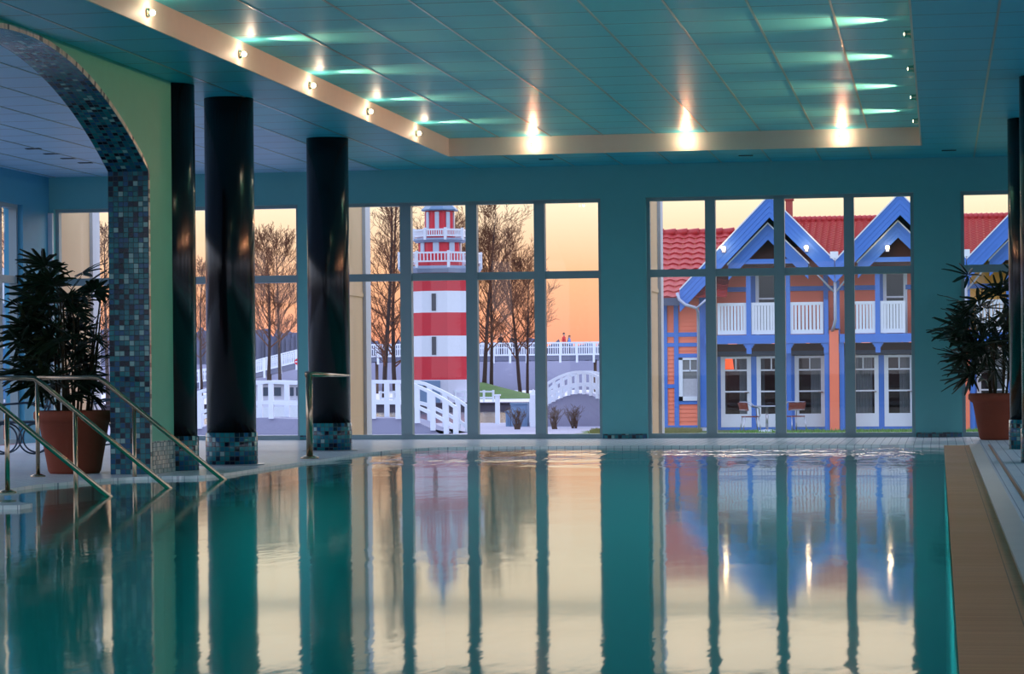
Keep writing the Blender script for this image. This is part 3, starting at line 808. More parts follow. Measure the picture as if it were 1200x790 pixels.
# ---------------------------------------------------------------- long bridge
def long_bridge():
    Y = 190.0; z = lambda py, px=560: aty(px, py, Y).z
    xs = lambda px: aty(px, 410, Y).x
    t = thing('long_footbridge', 'long white railed footbridge running behind the lighthouse', 'bridge', (xs(560),Y,z(418)))
    zd = z(417.5)
    line = [(xs(215), z(451,236)), (xs(300), z(437,300)), (xs(352), z(424,352)), (xs(372), zd), (xs(790), zd)]
    mb = MB()
    for i in range(len(line)-1):
        a, b = line[i], line[i+1]; mb.prism([(a[0],Y,a[1]),(b[0],Y,b[1]),(b[0],Y,b[1]-.34),(a[0],Y,a[1]-.34)], (0,2.2,0))
    mb.build('deck', plain('weathered deck beam', (112,116,134), .8, var=.1), t)
    def zat(x):
        for i in range(len(line)-1):
            a, b = line[i], line[i+1]
            if a[0] <= x <= b[0]: return a[1]+(b[1]-a[1])*(x-a[0])/(b[0]-a[0])
        return zd
    for yy in (Y-.05, Y+2.2):
        mb = MB()
        for i in range(len(line)-1):
            a, b = line[i], line[i+1]
            for hh, th in ((.95,.10),(.62,.06),(.06,.12)): mb.bar((a[0],yy,a[1]+hh),(b[0],yy,b[1]+hh), .06, th)
        x = line[0][0]
        while x < line[-1][0]:
            mb.box(x-.03,x+.03,yy-.02,yy+.02,zat(x)+.05,zat(x)+.93); x += .17
        r = mb.build('railing', WHITE, t)
        if yy < Y:
            x = xs(216)
            while x < line[-1][0]:
                mb = MB(); mb.box(x-.08,x+.08,yy-.06,yy+.06,zat(x)-.55,zat(x)+1.0); mb.build('post', WHITE, r); x += 1.27
    x = xs(250)
    while x < line[-1][0]:
        mb = MB(); mb.tube([(x,Y+1,-1.2),(x,Y+1,zat(x)-.3)], .12, 8); mb.build('pile', GREYBARK, t); x += 4.2
    return zd
ZBR = long_bridge()
# no-entry sign at the ramp
q = aty(348.5, 424, 188.5); t = thing('road_sign', 'small red no entry sign with white bar on the bridge ramp', 'sign', (q.x,188.5,-.56))
mb = MB(); mb.tube([(q.x,188.6,-.56),(q.x,188.6,q.z+.2)], .03, 8); mb.build('post', GREYPIPE, t)
mb = MB(); mb.tube([(q.x,188.52,q.z),(q.x,188.56,q.z)], .24, 20); d = mb.build('disc', plain('sign red', (214,24,50), .4), t)
mb = MB(); mb.box(q.x-.17,q.x+.17,188.5,188.525,q.z-.045,q.z+.045); mb.build('bar', WHITE, d)

# ---------------------------------------------------------------- people on the bridge
def clothes_mat(name, jacket, trousers, skin=(206,160,132)):
    m, nt, out = new_mat(name); g = NT(nt); sp = g.n('ShaderNodeSeparateXYZ'); g.l(g.coord('Object'), sp.inputs[0])
    c = g.ramp(g.math('DIVIDE', sp.outputs[2], 1.8), [(0,lin((40,34,34))),(.045,lin(trousers)),(.5,lin(jacket)),(.845,lin(skin))], 'CONSTANT')
    g.pbr(out, c, .8); return m
def person(px, label, jacket, trousers, hair, rz, seed, sc=1.0):
    rnd = random.Random(seed); Y = 190.9; x = aty(px, 400, Y).x
    t = thing('person', label, 'person', (0,0,0), 'walkers on the long bridge')
    V = []; E = []; Rr = []
    def add(p, r, par=None):
        V.append(p); Rr.append(r); i = len(V)-1
        if par is not None: E.append((par, i))
        return i
    pel = add((0,0,.96), .135); wai = add((0,.01,1.12), .125, pel); che = add((0,.0,1.34), .15, wai); nk0 = add((0,.01,1.46), .07, che); nk = add((0,.0,1.53), .05, nk0)
    hd = add((0,-.015,1.61), .083, nk); ht = add((0,-.01,1.71), .072, hd); nose = add((0,-.105,1.63), .018, hd)
    for s in (-1, 1):
        hip = add((.09*s,0,.9), .095, pel); kn = add((.10*s,-.03+.05*s,.5), .062, hip); an = add((.10*s,.02+.10*s,.09), .043, kn); toe = add((.11*s,-.13+.10*s,.035), .036, an)
        sh = add((.17*s,.01,1.4), .06, che); el = add((.235*s,.03,1.14), .045, sh); wr = add((.245*s,-.08,.92), .03, el); pa = add((.245*s,-.11,.85), .03, wr)
        for k in range(4):
            f = add((.245*s+(k-1.5)*.006,-.135+k*.02,.80), .009, pa); add((.235*s,-.15+k*.022,.765+.006*abs(k-1.5)), .008, f)
        th = add((.225*s,-.15,.845), .009, pa); add((.215*s,-.165,.82), .008, th)
        add((.078*s,-.0,1.62), .014, hd)
    me = bpy.data.meshes.new('body'); me.from_pydata(V, E, []); o = bpy.data.objects.new('body', me); COL.objects.link(o); o.parent = t
    sk = o.modifiers.new('skin', 'SKIN'); o.modifiers.new('smooth', 'SUBSURF').levels = 1; o.modifiers['smooth'].render_levels = 1
    for i, sv in enumerate(me.skin_vertices[0].data): sv.radius = (Rr[i], Rr[i]*(.8 if i in (0,1,2) else 1)); sv.use_root = (i == 0)
    me.materials.append(clothes_mat('clothes', jacket, trousers))
    mb = MB(); mb.sphere((0,.012,1.685), .098, 14, 9, 0, (.95,1.05,1.0)); mb.build('hair', plain('hair', hair, .7, var=.2), t)
    t.location = (x, Y, ZBR); t.rotation_euler = (0,0,rz); t.scale = (sc,)*3
person(587, 'person in dark coat on the bridge left of another in dark clothes', (26,26,34), (24,24,30), (30,24,22), .4, 1, .98)
person(600, 'person in dark clothes on the bridge beside the window post', (30,28,34), (22,24,34), (34,28,24), -.5, 2, .93)
person(661, 'person in a red jacket on the bridge against the sunset', (220,40,40), (40,44,60), (60,40,30), 1.2, 3, .97)
person(667.5, 'person in a light blue jacket beside the one in red', (110,150,210), (60,56,74), (90,64,44), 1.4, 4, .86)

# ---------------------------------------------------------------- arched white footbridges
def arch_bridge(name, label, Y, top, drop, wid, n_post, post_w, low, group, deck_mat, base_z, every_low=True):
    """top = [(px, py)] of the handrail; drop / low = rail and deck depth below it in px"""
    P = [aty(px, py, Y) for px, py in top]; s = (aty(700,440,Y).x-aty(600,440,Y).x)/100
    P = smooth_line(P, 4)
    t = thing(name, label, 'bridge', (P[0].x,Y,base_z), group)
    for yy in (Y, Y+wid):
        mb = MB()
        for i in range(len(P)-1):
            a, b = P[i], P[i+1]; mb.bar((a.x,yy,a.z-.04),(b.x,yy,b.z-.04), .12, .09)
            mb.bar((a.x,yy,a.z-drop*s),(b.x,yy,b.z-drop*s), .09, .10)
        rl = mb.build('railing', WHITE, t)
        for k in range(n_post):
            f = k/(n_post-1)*(len(P)-1); i = min(int(f), len(P)-2); q = P[i]+(P[i+1]-P[i])*(f-i)
            mb = MB(); mb.box(q.x-post_w/2,q.x+post_w/2,yy-.05,yy+.05,q.z-low*s,q.z-.03); mb.build('post', WHITE, rl)
    mb = MB()
    poly = [(p.x,Y+.06,p.z-low*s+.02) for p in P]+[(P[-1].x,Y+.06,base_z),(P[0].x,Y+.06,base_z)]
    mb.prism(poly, (0,wid-.12,0)); mb.build('deck', deck_mat, t)
    return t
arch_bridge('arched_footbridge', 'white arched footbridge with close balusters under the open sunset', 80, [(622,468),(632,456),(645,446),(660,438.5),(675,434.8),(690,436),(703,442),(716,452),(728,466)], 15.5, 2.0, 15, .085, 27, 'white arched footbridges', CONC, GZ)
arch_bridge('arched_footbridge', 'white arched footbridge with wide posts in front of the lighthouse', 71, [(215,466),(238,456.5),(270,450),(303,446),(350,447.5),(400,446),(444,446),(476,447),(500,456),(520,466.5),(534,476)], 26, 1.8, 13, .14, 45, 'white arched footbridges', CONC, GZ)
q = aty(625, 470, 79); mb = MB(); mb.box(q.x-.09,q.x+.09,78.9,79.1,GZ,aty(625,463,79).z); mb.lathe(q.x,79,[(.14,aty(625,463,79).z),(.01,aty(625,456,79).z)],4,0,False,PI/4); tag(mb.build('bridge_newel', WHITE), 'white post with pointed cap at the foot of the close baluster bridge', 'post')
# quay post, cabinets, shrubs
q = aty(583, 470, 84); t = thing('dock_post', 'slim white dock post with cap beside the grey blue cabinet', 'post', (q.x,84,GZ))
zt = aty(583,464,84).z
mb = MB(); mb.box(q.x-.07,q.x+.07,83.93,84.07,GZ,zt); mb.build('shaft', WHITE, t)
mb = MB(); mb.box(q.x-.1,q.x+.1,83.9,84.1,zt,zt+.05); mb.build('cap', WHITE, t)
def cabinet(px0, px1, py, Y, label):
    a, b = aty(px0,py,Y), aty(px1,py,Y); t = thing('utility_cabinet', label, 'cabinet', (a.x,Y,GZ))
    mb = MB(); mb.box(a.x,b.x,Y,Y+.5,GZ,a.z-.04); mb.build('body', CABINET, t)
    mb = MB(); mb.box(a.x-.02,b.x+.02,Y-.03,Y+.53,a.z-.04,a.z+.02); mb.build('lid', SLATE, t)
    mb = MB(); mb.box(a.x+.04,(a.x+b.x)/2-.01,Y-.015,Y,GZ+.08,a.z-.1); mb.box((a.x+b.x)/2+.01,b.x-.04,Y-.015,Y,GZ+.08,a.z-.1); mb.build('door', CABINET, t)
cabinet(598.5, 617.5, 473, 80, 'taller blue grey cabinet by the canal beside the white dock post')
cabinet(592.5, 598, 482, 80.2, 'lower narrow blue grey cabinet against the taller one')
def shrub(px, py, Y, h, w, seed, label):
    rnd = random.Random(seed); q = aty(px, py, Y); mb = MB()
    for k in range(34):
        a = rnd.uniform(0,2*PI); l = rnd.uniform(.5,1); e = Vector((q.x+math.cos(a)*w*l*rnd.random(), Y+math.sin(a)*w*l*.5, GZ+h*l)); b = Vector((q.x+rnd.uniform(-.08,.08), Y, GZ))
        m = (b+e)/2+Vector((rnd.uniform(-.05,.05),0,.05)); mb.tube([b,m,e], [.012,.008,.004], 3, caps=False)
        for j in range(4):
            f = rnd.uniform(.4,1); p = m+(e-m)*f; mb.tube([p, p+Vector((rnd.uniform(-.12,.12),rnd.uniform(-.08,.08),rnd.uniform(.02,.14)))], .005, 3, caps=False)
    t = thing('bare_shrub', label, 'shrub', (q.x,Y,GZ), 'bare shrubs by the canal'); mb.build('twigs', GREYBARK, t)
shrub(606, 500, 76, .62, .45, 1, 'bare twiggy shrub in front of the blue grey cabinet')
shrub(650, 500, 76, .7, .5, 2, 'bare twiggy shrub left of two below the close baluster bridge')
shrub(673, 500, 77, .66, .55, 3, 'bare twiggy shrub right of two below the close baluster bridge')
# dead grass strip on the bank below the bridge
rnd = random.Random(9); mb = MB()
for k in range(2600):
    xx = rnd.uniform(-9.6,-6.6); yy = rnd.uniform(70.5,72.2); h = rnd.uniform(.05,.16)
    mb.add([(xx-.02,yy,GZ),(xx+.02,yy,GZ),(xx+rnd.uniform(-.06,.06),yy,GZ+h)], [(0,1,2)])
tag(mb.build('dry_grass', plain('dry grass', (126,124,70), .9, var=.3, scale=4)), 'strip of dry grass under the close baluster bridge', 'grass', kind='stuff')
# moored cabin boat behind the wide-post bridge
Y = 101.0; a, b = aty(292,470,Y), aty(400,470,Y); t = thing('cabin_boat', 'white cabin boat moored behind the wide post footbridge', 'boat', ((a.x+b.x)/2,Y,-.98))
zz = lambda py: aty(330,py,Y).z
mb = MB(); hull = [(a.x,Y,zz(478)),(a.x+.2,Y-.1,-1.0),(b.x-.5,Y-.1,-1.0),(b.x+.3,Y,zz(474)),(b.x-.2,Y,zz(475))]; mb.prism(hull, (0,2.4,0)); mb.build('hull', WHITE, t)
mb = MB(); mb.prism([(a.x+.2,Y+.3,zz(478)),(a.x+.2,Y+.3,zz(449)),(b.x-1.2,Y+.3,zz(451)),(b.x-.5,Y+.3,zz(476))], (0,1.8,0)); cb = mb.build('cabin', LILAC, t)
for x0 in (303,318,333,345):
    p0, p1 = aty(x0,464,Y), aty(x0+9,454,Y); mb = MB(); mb.box(p0.x,p1.x,Y+.27,Y+.31,p0.z,p1.z); mb.build('window', plain('boat window', (60,76,96), .15), cb)
mb = MB(); mb.box(a.x,b.x-1.1,Y+.1,Y+2.2,zz(449),zz(446.5)); mb.build('roof', WHITE, t)
# ================================================================= THE ROW HOUSES
YF = 74.0
def hxp(px, Y): return aty(px, 400, Y).x
def hzp(py, Y): return aty(903, py, Y).z
MODULE = hxp(1054.5, 73.1)-hxp(903, 73.1)
ORANGE_GLOW = emit('warm lamp bulb', (255,214,150), 30.0)
def tiled_roof(mb, x0, x1, ye, ze, yr, zr, tw=.2, tl=.3, clipf=None):
    """pantile slope facing the viewer: real corrugated rows from eave (ye,ze) to ridge (yr,zr)"""
    L = math.hypot(yr-ye, zr-ze); sy, sz = (yr-ye)/L, (zr-ze)/L; ny, nz = -sz, sy
    nx = max(2, int((x1-x0)/tw*6)); nr = max(1, int(L/tl))
    for r in range(nr):
        for h in (0, 1):
            pass
        base = len(mb.v); vs = []
        for q, off in ((0, .045), (1, .008)):
            d = (r+q)*L/nr
            for i in range(nx+1):
                x = x0+(x1-x0)*i/nx; ww = off+.025*math.sin(2*PI*x/tw)
                vs.append((x, ye+sy*d+ny*ww, ze+sz*d+nz*ww))
        vs2 = [(x, ye+sy*r*L/nr+ny*-.01, ze+sz*r*L/nr+nz*-.01) for x in [x0+(x1-x0)*i/nx for i in range(nx+1)]]
        n = nx+1
        fs = [(i, i+1, n+i+1, n+i) for i in range(nx)]
        mb.add(vs, fs, 0, True)
        mb.add(vs[:n]+vs2, [(i+1, i, n+i, n+i+1) for i in range(nx)], 0, False)
def boards(mb, x0, x1, z0, z1, Y, bh=.108, mi=0):
    n = max(1, int(round((z1-z0)/bh))); h = (z1-z0)/n
    for k in range(n):
        a, b = z0+k*h, z0+(k+1)*h
        mb.add([(x0,Y-.022,a),(x1,Y-.022,a),(x1,Y,b),(x0,Y,b),(x0,Y,a),(x1,Y,a)], [(0,1,2,3),(4,5,1,0)], mi)
def chevron(mb, cx, Y0, Y1, xl, zl, xr, zr_, zp, th, mi=0):
    """gable band: outer edge (xl,zl)-(cx,zp)-(xr,zr_), th = vertical depth"""
    mb.prism([(xl,Y0,zl),(cx,Y0,zp),(cx,Y0,zp-th),(xl,Y0,zl-th)], (0,Y1-Y0,0), mi)
    mb.prism([(cx,Y0,zp),(xr,Y0,zr_),(xr,Y0,zr_-th),(cx,Y0,zp-th)], (0,Y1-Y0,0), mi)
def french_door(t, x0, x1, z0, z1, Y, curtain, handle=True):
    d = MB(); fw = .12
    d.box(x0,x0+fw,Y-.06,Y+.06,z0,z1); d.box(x1-fw,x1,Y-.06,Y+.06,z0,z1); d.box(x0+fw,x1-fw,Y-.06,Y+.06,z1-.09,z1); d.box(x0+fw,x1-fw,Y-.06,Y+.06,z0,z0+.38)
    zg0, zg1 = z0+.38, z1-.09; H = zg1-zg0
    for f in (.405, .79): d.box(x0+fw,x1-fw,Y-.045,Y+.04,zg0+H*f-.022,zg0+H*f+.022)
    xm = (x0+x1)/2; d.box(xm-.018,xm+.018,Y-.045,Y+.04,zg0+H*.79,zg1)
    dr = d.build('door', WHITE, t)
    g = MB(); g.add([(x0+fw,Y,zg0),(x1-fw,Y,zg0),(x1-fw,Y,zg1),(x0+fw,Y,zg1)], [(0,1,2,3)]); g.build('door_glass', HGLASS, dr)
    if handle: g = MB(); g.tube([(x1-.07,Y-.06,z0+1.0),(x1-.07,Y-.12,z0+1.0),(x1-.19,Y-.12,z0+1.0)], .014, 6); g.build('handle', STEEL, dr)
    if curtain:
        c = MB(); a, b = curtain; n = 30; xa, xb = x0+fw+(x1-x0-2*fw)*a, x0+fw+(x1-x0-2*fw)*b
        vs = []
        for i in range(n+1):
            x = xa+(xb-xa)*i/n; y = Y+.28+.035*math.sin(i*1.5); vs += [(x,y,zg0-.05),(x,y,zg1)]
        c.add(vs, [(2*i,2*i+2,2*i+3,2*i+1) for i in range(n)], 0, True); c.build('curtain', CURTAIN, dr)
def row_house(i, label, siding, first=False):
    dx = MODULE*i
    def x(px, Y): return hxp(px, Y)+dx
    z = hzp; t = thing('row_house', label, 'house', (x(903,72),72.0,GZ), 'terraced timber houses')
    YB, YG, YP = 73.1, 72.3, 72.6          # balcony front, outer gable, porch gable
    cx = x(903, YG); sl = 1.03
    # --- walls: recessed facade with lapped boards, gable filled
    mb = MB(); xa, xb = x(828,YF), x(983,YF); zt = z(310,YF)
    mb.box(xa,xb,YF+.02,YF+.25,z(393,YF),zt); boards(mb, xa, xb, z(393,YF), zt, YF)
    zp = z(262,YF); mb.prism([(xa,YF,zt),(xb,YF,zt),(cx,YF,zp)], (0,.2,0)); w = mb.build('wall', siding, t)
    mb = MB()
    for a, b in ((336,341.5),): mb.box(xa,x(884,YF),YF-.06,YF,z(b,YF),z(a,YF)); mb.box(x(912,YF),xb,YF-.06,YF,z(b,YF),z(a,YF))
    for a, b in ((881,886),(965.5,971)): mb.box(x(a,YF),x(b,YF),YF-.07,YF-.005,z(393,YF),z(314,YF))
    mb.build('timber_frame', BLUEWOOD, t)
    # upstairs balcony door and its dark glass
    d = MB(); a, b = x(885.5,YF), x(914,YF); d.box(a,a+.11,YF-.05,YF+.05,z(393,YF),z(318,YF)); d.box(b-.11,b,YF-.05,YF+.05,z(393,YF),z(318,YF)); d.box(a+.11,b-.11,YF-.05,YF+.05,z(351,YF),z(349,YF)); d.box(a+.11,b-.11,YF-.05,YF+.05,z(320,YF),z(317,YF))
    dr = d.build('balcony_door', WHITE, t)
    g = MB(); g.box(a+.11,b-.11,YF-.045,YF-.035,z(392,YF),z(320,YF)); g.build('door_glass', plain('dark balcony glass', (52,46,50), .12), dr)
    # ground floor: brown board band, dark lintel, doors, room behind
    mb = MB(); mb.box(xa,xb,YF-.0,YF+.2,z(416,YF),z(403,YF)); mb.build('soffit_band', BROWN, t)
    mb = MB(); mb.box(x(838,YF),x(972,YF),YF-.06,YF+.1,z(417.5,YF),z(411.5,YF)); mb.build('lintel', plain('slate blue lintel', (74,88,112), .6), t)
    for k, (p0, p1, cu) in enumerate(((844.5,880,(.62,1.0)),(886.5,921,(.0,.14)),(931,966.5,(.5,.98)))):
        if i == 1: cu = ((.0,.9),(.5,1.),(.2,.5))[k]
        if i == 0 and k == 2: cu = (.52,.96)
        french_door(t, x(p0,YF), x(p1,YF), z(500.5,YF), z(416.5,YF), YF, cu)
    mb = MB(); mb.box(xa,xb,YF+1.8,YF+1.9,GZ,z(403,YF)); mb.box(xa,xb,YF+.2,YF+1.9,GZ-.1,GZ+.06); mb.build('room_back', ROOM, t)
    mb = MB()
    for a, b in ((828,844.5),(880,886.5),(921,931),(966.5,983)): mb.box(x(a,YF),x(b,YF),YF-.03,YF+.2,GZ,z(412,YF))
    mb.box(x(838,YF),x(972,YF),YF-.05,YF+.2,GZ,z(500.5,YF)); mb.build('door_posts', BLUEWOOD, t)
    # balcony: floor, beam, posts, brackets, railings
    mb = MB(); mb.box(x(826,YB),x(984,YB),YB,YF,z(396,YB),z(392.5,YB)); mb.build('balcony_floor', BROWN, t)
    mb = MB(); mb.box(x(826,YB),x(984,YB),YB-.1,YB+.06,z(402.5,YB),z(392.5,YB)); mb.build('beam', BLUEWOOD, t)
    for a, b, y0 in ((875,880.5,318),(921.5,926.5,318),(966,971,352),(829,834,330)):
        mb = MB(); mb.box(x(a,YB),x(b,YB),YB-.07,YB+.07,z(392.6,YB),z(y0,YB))
        ps = mb.build('post', BLUEWOOD, t); c = (x(a,YB)+x(b,YB))/2
        q = MB(); q.box(c-.07,c+.07,YB-.07,YB+.05,z(414.5,YB),z(402.6,YB)); q.box(c-.15,c+.15,YB-.06,YB+.05,z(405,YB),z(402.6,YB)); q.box(c-.11,c+.11,YB-.06,YB+.05,z(407.5,YB),z(405,YB)); q.build('bracket', BLUEWOOD, ps)
    for a, b in ((966,971.5),(983.5,989)):
        mb = MB(); mb.box(x(a,YB),x(b,YB),YB-.04,YB+.05,GZ,z(402,YB)); mb.build('post', BLUEWOOD, t)
    mb = MB(); mb.box(x(921,YB+.5),x(927,YB+.5),YB+.45,YB+.55,GZ,z(403,YB+.5)); mb.build('post', BLUEWOOD, t)
    for a, b in ((841,875),(880.8,909.5),(926.5,965)):
        mb = MB(); X0, X1 = x(a,YB), x(b,YB); y0, y1 = YB-.03, YB+.02; zb, ztp = z(391.8,YB), z(354.5,YB)
        mb.box(X0,X1,y0,y1,ztp-.09,ztp); mb.box(X0,X1,y0,y1,zb,zb+.12); mb.box(X0,X0+.09,y0,y1,zb+.12,ztp-.09); mb.box(X1-.09,X1,y0,y1,zb+.12,ztp-.09)
        n = 8 if b-a > 31 else 7
        for k in range(1, n):
            xx = X0+.045+(X1-X0-.09)*k/n; mb.box(xx-.035,xx+.035,y0+.008,y1-.008,zb+.12,ztp-.09)
        mb.build('railing', WHITE, t)
    # --- roof slabs of the gable, its bargeboards and the little porch gable
    zpk = z(229.5,YG); xl = x(797,YG) if first else x(827.5,YG); xr = x(978.5,YG)
    zl, zr_ = zpk-(cx-xl)*sl, zpk-(xr-cx)*sl
    mb = MB(); th = .2
    for xe, ze in ((xl,zl),(xr,zr_)):
        mb.prism([(cx,YG+.06,zpk-.02),(xe,YG+.06,ze-.02),(xe,YG+.06,ze-.02-th),(cx,YG+.06,zpk-.02-th)], (0,5.2,0), 1)
        mb.prism([(cx,YG+.05,zpk+.02),(xe,YG+.05,ze+.02),(xe,YG+.05,ze-.02),(cx,YG+.05,zpk-.02)], (0,5.2,0), 0)
    mb.prism([(cx,YF-.08,z(240,YF)),(cx-1.15,YF-.08,z(290,YF)),(cx+1.15,YF-.08,z(290,YF))], (0,.05,0), 1)  # dark triangle puts the soffit's shade into the gable gap
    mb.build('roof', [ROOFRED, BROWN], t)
    mb = MB(); bw = z(229.5,YG)-z(255,YG)
    # planked bargeboard: four boards
    for k in range(4):
        o = bw*k/4; chevron(mb, cx, YG-.008*(k % 2)-.01, YG+.05, xl, zl-o, xr, zr_-o, zpk-o, bw/4-.012)
    chevron(mb, cx, YG+.01, YG+.05, xl, zl, xr, zr_, zpk, bw)
    mb.build('bargeboard', BLUEWOOD, t)
    mb = MB(); chevron(mb, cx, YG-.05, YG+.03, xl, zl+.05, xr, zr_+.05, zpk+.05, .05); mb.build('verge_trim', WHITE, t)
    zq = z(262.5,YP); hw = x(947,YP)-x(900,YP); zi = zq-hw*1.0; c2 = x(901,YP)
    mb = MB(); b2 = z(262.5,YP)-z(281,YP)
    for k in range(3):
        o = b2*k/3; chevron(mb, c2, YP-.008*(k % 2)-.01, YP+.05, c2-hw, zi-o, c2+hw, zi-o, zq-o, b2/3-.012)
    chevron(mb, c2, YP, YP+.06, c2-hw, zi, c2+hw, zi, zq, b2); mb.box(c2-.85,c2+.85,YP+.02,YP+.14,z(309,YP),z(303.5,YP))
    pg = mb.build('porch_gable', BLUEWOOD, t)
    mb = MB(); chevron(mb, c2, YP-.06, YP+.03, c2-hw-.03, zi+.02, c2+hw+.03, zi+.02, zq+.05, .05); mb.build('gutter_trim', WHITE, pg)
    mb = MB(); q0 = z(283,YP); mb.prism([(c2-.75,YP+.5,z(312,YP)),(c2+.75,YP+.5,z(312,YP)),(c2,YP+.5,q0+.12)], (0,.06,0)); mb.build('gable_panel', BROWN, pg)
    mb = MB()
    for sgn in (-1, 1): mb.prism([(c2,YP+.05,zq-.02),(c2+sgn*hw,YP+.05,zi-.02),(c2+sgn*hw,YP+.05,zi-.12),(c2,YP+.05,zq-.12)], (0,1.2,0))
    mb.build('porch_roof', BROWN, pg)
    # --- rain pipes: from the porch gable ends into the down pipe in the valley
    YPp = YP+.1; xv = x(979,YPp)
    mb = MB(); mb.box(xv-.11,xv+.11,YG-.04,YG+.2,z(304,YG),z(296,YG)); mb.build('gutter_box', WHITE, t)
    mb = MB(); mb.tube([(xv,YPp,z(304,YPp)),(xv,YPp,z(376,YPp)),(xv-.04,YPp+.1,z(383,YPp)),(xv-.1,YPp+.3,z(388,YPp))], .045, 8); mb.build('downpipe', GREYPIPE, t)
    mb = MB(); mb.tube([(c2+hw,YPp,zi-.05),(xv-.03,YPp,z(343,YPp))], .03, 6); mb.build('rain_pipe', GREYPIPE, t)
    if not first: mb = MB(); mb.tube([(c2-hw,YPp,zi-.05),(x(979,YPp)-MODULE+.03,YPp,z(343,YPp))], .03, 6); mb.build('rain_pipe', GREYPIPE, t)
    # party wall pillar
    mb = MB(); mb.box(x(972,YB),x(983,YB),YB-.12,YF,GZ,z(387.5,YB)); mb.box(x(971.5,YB),x(983.5,YB),YB-.14,YF,z(387.5,YB),z(386,YB), 1); mb.build('party_wall', [SALMON, BROWN], t)
    # --- main roof between the gables
    if i < 3:
        mb = MB(); tiled_roof(mb, x(905,76), x(1055,76), 74.2, z(306,74.2), 78.6, z(260,78.6), .2, .2)
        for k in range(24):
            xx = x(905,78.6)+k*(MODULE/24); mb.tube([(xx,78.6,z(259.5,78.6)+.02),(xx+MODULE/24+.01,78.6,z(259.5,78.6)+.05)], .1, 8)
        mb.build('main_roof', ROOFRED, t)
    return t, x, z
def wall_lamp(t, px, py, Y):
    q = aty(px, py, Y); b = MB(); b.box(q.x-.05,q.x+.05,Y-.02,Y+.02,q.z-.12,q.z+.04); b.tube([(q.x,Y,q.z),(q.x,Y-.12,q.z)], .03, 8); w = b.build('wall_lamp', ALU, t)
    b = MB(); b.sphere((q.x,Y-.17,q.z), .05); b.build('bulb', ORANGE_GLOW, w)
    l = bpy.data.lights.new('wall_glow', 'POINT'); l.energy = 3; l.color = (1,.7,.4); l.shadow_soft_size = .06
    o = bpy.data.objects.new('wall_glow', l); COL.objects.link(o); o.location = (q.x, Y-.32, q.z+.05)
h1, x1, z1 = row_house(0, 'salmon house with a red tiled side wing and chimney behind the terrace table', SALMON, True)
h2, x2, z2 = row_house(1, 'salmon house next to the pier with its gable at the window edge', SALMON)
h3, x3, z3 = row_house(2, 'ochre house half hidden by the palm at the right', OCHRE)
wall_lamp(h1, 848, 291, 72.25); wall_lamp(h1, 945, 290, 72.25); wall_lamp(h2, 1040, 290, 72.5)
# chimney of the first house
mb = MB(); a, b = x1(922,79), x1(929.5,79); mb.box(a,b,79,79.45,z1(262,79),z1(231,79)); mb.box(a-.04,b+.04,78.96,79.49,z1(235,79),z1(232.5,79)); c = mb.build('chimney', BRICKRED, h1)
mb = MB(); mb.tube([(b+.02,79.1,z1(233,79)),(b+.02,79.1,z1(226.5,79))], .03, 8); mb.build('chimney_pipe', DARK, c)
# side wing of the first house
Y = 73.2; xa, xb = x1(752,Y), x1(821,Y); zz = lambda p: z1(p, Y)
mb = MB(); mb.box(xa,xb,Y+.02,YF,GZ,zz(347)); boards(mb, xa, xb, zz(498), zz(347), Y, .118); wg = mb.build('wing_wall', SALMON, h1)
mb = MB(); yy0 = Y-.055
for p0, p1 in ((776.5,782),(790,795.2),(820,828)): mb.box(x1(p0,Y),x1(p1,Y),yy0,Y,GZ+.1,zz(347))
for p0, p1, q0, q1 in ((388.5,393.5,777,820),(400.8,405.3,777,820),(449.5,454,777,795),(498,503,777,820),(413.5,418,795,820),(469,473.2,795,820)): mb.box(x1(q0,Y),x1(q1,Y),yy0+.012,Y,zz(p1),zz(p0))
mb.build('timber_frame', BLUEWOOD, wg)
mb = MB(); mb.box(xa-.1,xb+.2,Y-.04,YF,GZ-.1,GZ+.14); mb.build('plinth', LILAC, wg)
mb = MB(); X0, X1 = x1(795.5,Y), x1(820,Y); Z0, Z1 = zz(469), zz(418.5); yA, yB = Y-.08, Y+.0
mb.box(X0,X1,yA,yB,Z0,Z0+.12); mb.box(X0,X1,yA,yB,Z1-.06,Z1); mb.box(X0,X0+.11,yA,yB,Z0,Z1); mb.box(X1-.08,X1,yA,yB,Z0,Z1)
mb.box(X0+.1,X1-.08,yA+.01,yB,zz(434.5),zz(432.8)); mb.box((X0+X1)/2+.01,(X0+X1)/2+.04,yA+.01,yB,zz(434),zz(419)); wn = mb.build('wing_window', WHITE, h1)
mb = MB(); mb.box(X0+.1,X1-.08,Y-.035,Y-.028,Z0+.1,Z1-.05); mb.build('pane', plain('wing window pane', (120,122,122), .1), wn)
mb = MB(); mb.box(X0+.1,X1-.08,Y-.045,Y-.037,Z0+.1,zz(443)); mb.build('curtain', CURTAIN, wn)
mb = MB(); tiled_roof(mb, x1(750,72), x1(850,72), 72.6, zz(348), 76.2, z1(272,76.2), .35, .33)
xx = x1(752,76.2)
while xx < x1(850,76.2): mb.tube([(xx,76.2,z1(271.5,76.2)),(xx+.36,76.2,z1(271.5,76.2)+.04)], .11, 8); xx += .35
mb.build('wing_roof', ROOFRED, h1)
mb = MB(); mb.box(x1(750,71.9),x1(806,71.9),72.45,72.6,z1(356,71.9),z1(347,71.9)); mb.build('eave_gutter', plain('slate gutter', (74,84,108), .5), h1)
YPp = 72.2
mb = MB(); mb.tube([aty(793.5,343,YPp), aty(796,351,YPp), aty(803,357,YPp), aty(816,361,YPp), aty(818,366,YPp+.4), aty(818.3,380,YPp+.8), Vector((x1(818.3,73.0),73.0,GZ))], .045, 8)
